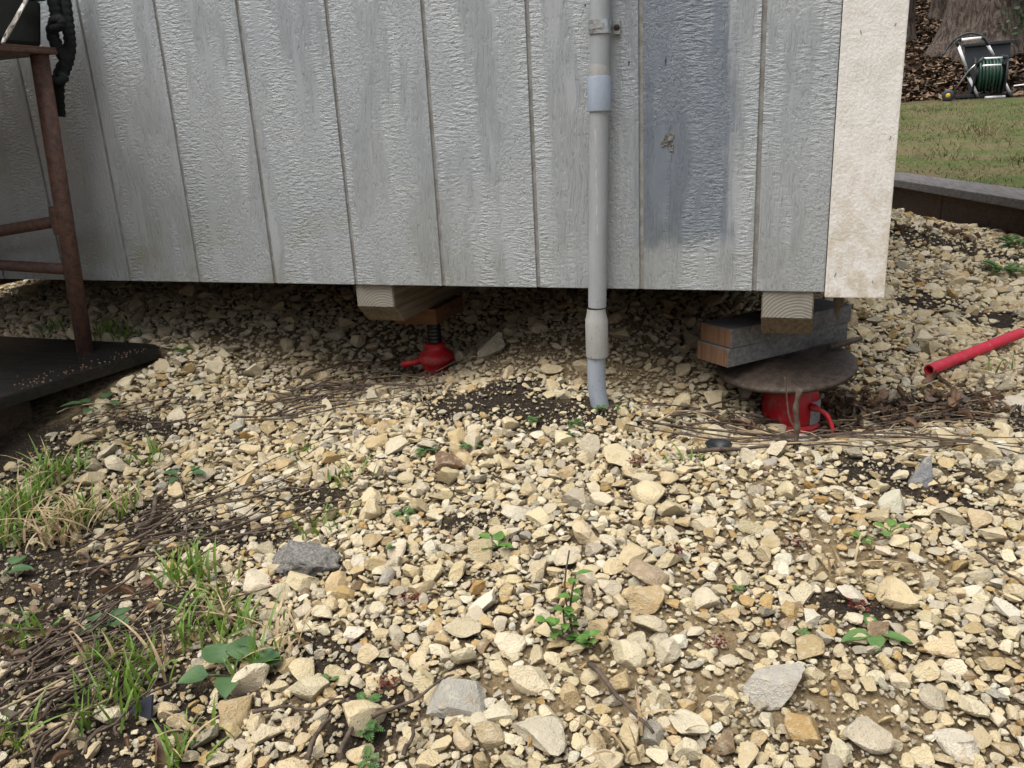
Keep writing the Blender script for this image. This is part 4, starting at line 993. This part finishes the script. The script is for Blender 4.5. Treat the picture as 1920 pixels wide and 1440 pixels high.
for i in range(30):
    leaf_at(random.uniform(1680, 1930), 440 + random.gauss(0, 9), random.uniform(.03, .06), 'dead leaf lying along the foot of the timber edging', 'leaves at the timber foot', .012)
for i in range(46):
    leaf_at(random.uniform(-10, 330), random.uniform(1050, 1440), random.uniform(.018, .042), 'grey brown dead leaf in the lower left litter', 'leaves in the lower left litter', .008)

# ================================================================== GREEN PLANTS
def blade_strip(mb, base, ang, h, w, lean, droop, seg=6):
    d = np.array([math.cos(ang), math.sin(ang), 0]); sd_ = np.array([-d[1], d[0], 0]); vs = []
    tw = random.gauss(0, .5)
    for i in range(seg + 1):
        t_ = i / seg; out = lean * t_ + droop * t_ ** 2.2; up = t_ - .42 * droop * t_ ** 2.6
        c = base + d * h * out + np.array([0, 0, h * up]); ww = w * .5 * (1 - t_ ** 1.8) * (.7 + .6 * min(1, t_ * 4)) + .0001
        s2 = sd_ * math.cos(tw * t_) + np.array([0, 0, 1]) * math.sin(tw * t_)
        vs += [c - s2 * ww, c - np.array([0, 0, ww * .5]), c + s2 * ww]
    mb.add(vs, [(i * 3 + k, i * 3 + k + 1, i * 3 + k + 4, i * 3 + k + 3) for i in range(seg) for k in (0, 1)], True)
def tuft(px, py, n_, h, label, dry=.2, spread=.019, w=.0038, droop=.6, bias=None):
    c = gp(px, py); e = empty('grass_tuft', c); tag(e, label, 'grass tuft', 'grass tufts'); g_, d_ = MB(), MB()
    for i in range(int(n_ * 1.5)):
        b = c + np.array([random.gauss(0, spread), random.gauss(0, spread), 0]); b[2] = float(H(b[0], b[1])) + .002
        a_ = random.uniform(0, 6.28) if bias is None or random.random() < .35 else random.gauss(bias, .6)
        isdry = random.random() < dry
        blade_strip(d_ if isdry else g_, b, a_, h * random.uniform(.45, 1.1) * (1.1 if isdry else 1), w * random.uniform(.6, 1.2), random.uniform(.05, .55), random.uniform(.1, 1.2) * droop * (1.6 if isdry else 1))
    if g_.v: g_.build('green_blades', M['grass'], e)['kind'] = 'stuff'
    if d_.v: d_.build('dry_blades', M['straw'], e)['kind'] = 'stuff'
T = [(95, 915, 34, .085, 'tall green grass tuft near the platform corner', .1), (45, 960, 34, .075, 'green grass tuft at the left edge below the platform', .25), (150, 985, 46, .07, 'mixed dry and green grass tuft left of the twigs', .6), (20, 1010, 30, .08, 'grass tuft cut by the left picture edge', .3),
     (110, 1010, 40, .06, 'straw coloured grass clump on the left soil', .75), (352, 1085, 34, .062, 'bright green grass tuft left of the concrete lump', .08), (405, 1130, 24, .045, 'low grass tuft below the bright tuft', .3), (372, 1195, 26, .055, 'spiky green grass tuft above the violet', .15), (455, 1195, 26, .05, 'green grass tuft right of the spiky one', .25),
     (262, 1280, 26, .065, 'arching grass tuft in the lower left stems', .15), (190, 1350, 22, .062, 'upright grass tuft in the lower left litter', .1), (185, 1250, 14, .05, 'small grass tuft above the arching tuft', .1), (345, 1425, 24, .045, 'grass tuft at the bottom left of centre', .3), (20, 1400, 18, .06, 'grass tuft in the bottom left corner', .1), (55, 1200, 16, .05, 'thin grass tuft on the lower left stems', .15),
     (478, 1255, 18, .05, 'grass growing through the violet leaves', .1), (205, 630, 30, .055, 'grass tuft behind the plywood platform', .1), (240, 635, 18, .045, 'small grass tuft beside the platform corner', .1), (105, 620, 16, .04, 'grass tuft left of the stand leg', .1),
     (640, 900, 16, .032, 'short grass tuft beside the left twig bundle', .1), (615, 992, 14, .038, 'small grass tuft right of the twig bundle', .15), (560, 858, 14, .03, 'tiny grass tuft in gravel behind the left twigs', .2), (280, 862, 14, .04, 'small grass tuft in gravel near the platform', .2), (150, 880, 16, .05, 'grass tuft on the soil below the platform', .15),
     (1293, 862, 7, .03, 'lone grass sprig left of the black clod', .05), (1895, 700, 8, .06, 'grass sprig at the right picture edge', .3), (230, 960, 20, .05, 'short grass tuft by the gnarled stick', .4),
     (560, 1205, 12, .05, 'withered straw tuft right of the violet', 1.0), (1190, 1400, 9, .045, 'withered straw tuft at the bottom centre', 1.0), (1560, 1075, 6, .05, 'few dry straw blades in the right gravel', 1.0)]
for (px, py, n_, h, lab, dry) in T: tuft(px, py, n_, h, lab, dry)

def ovate(mb, base, d, up, ln, w, cup=.25, droop=.25, heart=False, nu=7, nv=5):
    d = np.asarray(d, float); d /= np.linalg.norm(d); up = np.asarray(up, float); up = up - d * (up @ d); up /= np.linalg.norm(up); sd_ = np.cross(d, up); vs = []
    for i in range(nu + 1):
        u_ = i / nu
        ww = w * .5 * (math.sin(math.pi * u_ ** (.55 if heart else .8)) ** .75 if 0 < u_ < 1 else .03)
        for j in range(nv):
            v_ = j / (nv - 1) * 2 - 1
            back = (-.16 * abs(v_) * ln * max(0, 1 - u_ * 2.5)) if heart else 0
            vs.append(base + d * (u_ * ln + back) + sd_ * ww * v_ + up * (cup * ww * abs(v_) - droop * ln * u_ * u_ + .012 * ln * math.sin(9 * u_ + 3 * j)))
    mb.add(vs, [(i * nv + j, i * nv + j + 1, (i + 1) * nv + j + 1, (i + 1) * nv + j) for i in range(nu) for j in range(nv - 1)], True)
def rosette(name, px, py, k, ln, w, label, mat, heart=False, rise=.5, stalk=.02, cat='weed'):
    c = gp(px, py); c[2] += .004; e = empty(name, c); tag(e, label, cat)
    for i in range(k):
        a_ = 6.283 * i / k + random.gauss(0, .35); d = np.array([math.cos(a_), math.sin(a_), rise * random.uniform(.5, 1.3)]); tip = c + d / np.linalg.norm(d) * stalk * random.uniform(.7, 1.3)
        m_ = MB(); ovate(m_, tip, d * np.array([1, 1, .45]), (0, 0, 1), ln * random.uniform(.7, 1.15), w * random.uniform(.8, 1.15), heart=heart); lf = m_.build('leaf', M[mat], e)
        MB().tube([c, (c + tip) / 2 + (0, 0, .002), tip], .0009, 5).build('stalk', M[mat], e)
def ferny(px, py, k, ln, label, mat='fern'):
    c = gp(px, py); c[2] += .004; e = empty('feathery_weed', c); tag(e, label, 'weed', 'feathery weeds in the gravel')
    for i in range(k):
        a_ = 6.283 * i / k + random.gauss(0, .4); el = random.uniform(.25, .9); d = np.array([math.cos(a_) * math.cos(el), math.sin(a_) * math.cos(el), math.sin(el)]); sd_ = np.array([-math.sin(a_), math.cos(a_), 0]); L_ = ln * random.uniform(.7, 1.2); m_ = MB()
        pt = lambda t_: c + d * L_ * t_ - np.array([0, 0, .45 * L_ * t_ * t_])
        m_.tube([pt(0), pt(.5), pt(1)], [.0008, .0006, .0003], 4)
        for q_ in range(7):
            t_ = .22 + .74 * q_ / 6; ll = L_ * .30 * math.sin(math.pi * (t_ * .8 + .15)) 
            for s_ in (-1, 1):
                b = pt(t_); dd = sd_ * s_ + d * .6; dd /= np.linalg.norm(dd); pr = np.cross(dd, (0, 0, 1))
                for lob in (-.35, 0, .35):
                    d3 = dd + pr * lob * 1.6; d3 /= np.linalg.norm(d3); p3 = np.cross(d3, (0, 0, 1)); l3 = ll * (1 if lob == 0 else .7)
                    m_.add([b + dd * ll * .1, b + d3 * l3 * .6 + p3 * l3 * .22 + (0, 0, .001), b + d3 * l3, b + d3 * l3 * .6 - p3 * l3 * .22 + (0, 0, .001)], [(0, 1, 2, 3)])
        m_.build('leaf', M[mat], e)
for (px, py, k, ln, lab) in ((883, 842, 8, .026, 'feathery green weed right of the smooth brown stone'), (800, 848, 7, .026, 'feathery green weed left of the smooth brown stone'), (762, 735, 5, .014, 'tiny feathery weed on the twig bundle'), (846, 722, 5, .014, 'tiny feathery weed at the edge of the dark mound'),
        (1000, 792, 7, .020, 'feathery weed at the front of the dark mound'), (1078, 800, 8, .022, 'feathery weed between mound and pipe base'), (1068, 820, 5, .014, 'tiny feathery weed below the mound'), (1125, 772, 8, .022, 'feathery weed against the pipe base'), (1165, 770, 5, .016, 'small feathery weed right of the pipe base'),
        (758, 972, 6, .024, 'feathery weed in gravel above the concrete lump level'), (746, 1032, 6, .022, 'feathery weed right of the concrete lump'), (686, 1328, 7, .024, 'feathery weed beside the forked twig'), (684, 1378, 7, .022, 'feathery weed below the forked twig'), (690, 1432, 5, .02, 'feathery weed at the bottom edge by the forked twig'),
        (1386, 1112, 6, .012, 'tiny feathery weed in the right gravel'), (1506, 1196, 5, .012, 'tiny feathery weed lower in the right gravel'), (345, 660, 7, .03, 'feathery weed right of the platform corner'), (620, 1282, 5, .018, 'feathery weed below the withered straw'), (1880, 515, 8, .10, 'leafy weed clump by the timber edging'), (1905, 465, 8, .10, 'leafy weed clump at the foot of the timber'), (355, 1400, 6, .022, 'feathery weed near the bottom left grass')):
    ferny(px, py, k, ln, lab)
rosette('violet_plant', 440, 1275, 6, .036, .036, 'violet plant with broad dark heart shaped leaves', 'violet', True, .7, .030)
rosette('violet_plant', 185, 770, 6, .034, .026, 'dark leafed weed beside the plywood platform', 'violet', True, .6, .03)
rosette('violet_plant', 345, 900, 4, .026, .020, 'small dark leafed weed near the arching dry stem', 'violet', True, .6, .02)
rosette('violet_plant', 200, 1180, 4, .026, .024, 'small round leafed weed in the lower left stems', 'violet', True, .5, .016)
rosette('violet_plant', 8, 1085, 4, .032, .024, 'broad leafed weed at the left picture edge', 'violet', True, .7, .02)
rosette('clover_weed', 935, 1032, 7, .018, .015, 'bright green round leafed weed above the sapling', 'weed', True, .9, .016)
rosette('thistle_weed', 1640, 1195, 4, .036, .018, 'pale green seedling with long leaves in right gravel', 'fern', False, .35, .006)
rosette('seedling', 1668, 1005, 5, .020, .013, 'small yellow green seedling in the right gravel', 'weed', False, .9, .012)
rosette('seedling', 1615, 1020, 4, .012, .009, 'tiny yellow green seedling left of another seedling', 'weed', False, .8, .008)
rosette('seedling', 1345, 843, 3, .014, .008, 'tiny green shoot beside the black clod', 'weed', False, .8, .008)
# leafy sapling
sb = gp(1078, 1205); sap = empty('leafy_sapling', sb); tag(sap, 'small leafy sapling with bright green leaves in gravel', 'sapling')
def sprig(pts, k, ln, w):
    P = smooth_path(pts, 12); MB().tube(P, list(np.linspace(.0019, .0009, 12)), 6).build('stem', M['twig'], sap)
    for i in range(k):
        q_ = P[min(11, int(3 + 9 * i / max(1, k - 1)))]; a_ = i * 2.4 + random.gauss(0, .3); m_ = MB()
        ovate(m_, q_, (math.cos(a_), math.sin(a_), .45), (0, 0, 1), ln * random.uniform(.7, 1.2), w * random.uniform(.8, 1.2), .35, .25); m_.build('leaf', M['weed'], sap)
sprig([sb, sb + (-.006, .004, .03), sb + (-.004, .006, .06), sb + (.002, .006, .088)], 9, .017, .011)
sprig([sb, sb + (-.020, -.006, .012), sb + (-.034, -.006, .030)], 6, .020, .013)
sprig([sb, sb + (.016, -.010, .008), sb + (.022, -.014, .022)], 9, .014, .010)
sprig([sb, sb + (-.012, .002, .02), sb + (-.014, .004, .042)], 6, .016, .011)
MB().tube(smooth_path([sb, sb + (-.014, .012, .06), sb + (-.012, .03, .105)], 8), .0011, 5).build('stem', M['twig'], sap)
# small red-brown moss cushions
for i, (px, py) in enumerate(((1668, 1132), (1500, 1025), (1270, 1040), (1195, 872), (730, 1292), (700, 890), (1610, 1145), (770, 1130), (510, 1105), (1345, 1215))):
    c = gp(px, py); m_ = MB()
    for k in range(46):
        q_ = c + np.array([random.gauss(0, .007), random.gauss(0, .006), .004 + random.random() * .008]); d = np.random.default_rng(k + i * 99).normal(0, 1, 3); d /= np.linalg.norm(d); s_ = random.uniform(.0012, .0028); d2 = np.cross(d, (0.3, .2, 1)); d2 /= np.linalg.norm(d2)
        m_.add([q_ - d * s_, q_ + d2 * s_, q_ + d * s_, q_ - d2 * s_], [(0, 1, 2, 3)])
    o = m_.build('red_moss', M['redmoss']); tag(o, 'small red brown moss cushion between the gravel stones', 'moss', 'red moss cushions')
# crumbs along the platform edge
m_ = MB()
for k in range(110):
    t_ = random.random(); x = .49 - .05 * t_ + random.gauss(-.012, .030); y = -.05 - .30 * t_ + random.gauss(0, .02)
    if not (x < .485 - .1 * max(0, -.05 - y)): continue
    s_ = random.uniform(.0012, .003); q_ = np.array([x, y, -.1485]); m_.add([q_ + o_ * s_ for o_ in octa * .9], [tuple(f) for f in octf])
tag(m_.build('seed_debris', M['deadleaf']), 'brown seed crumbs strewn along the platform edge', 'debris', kind='stuff')
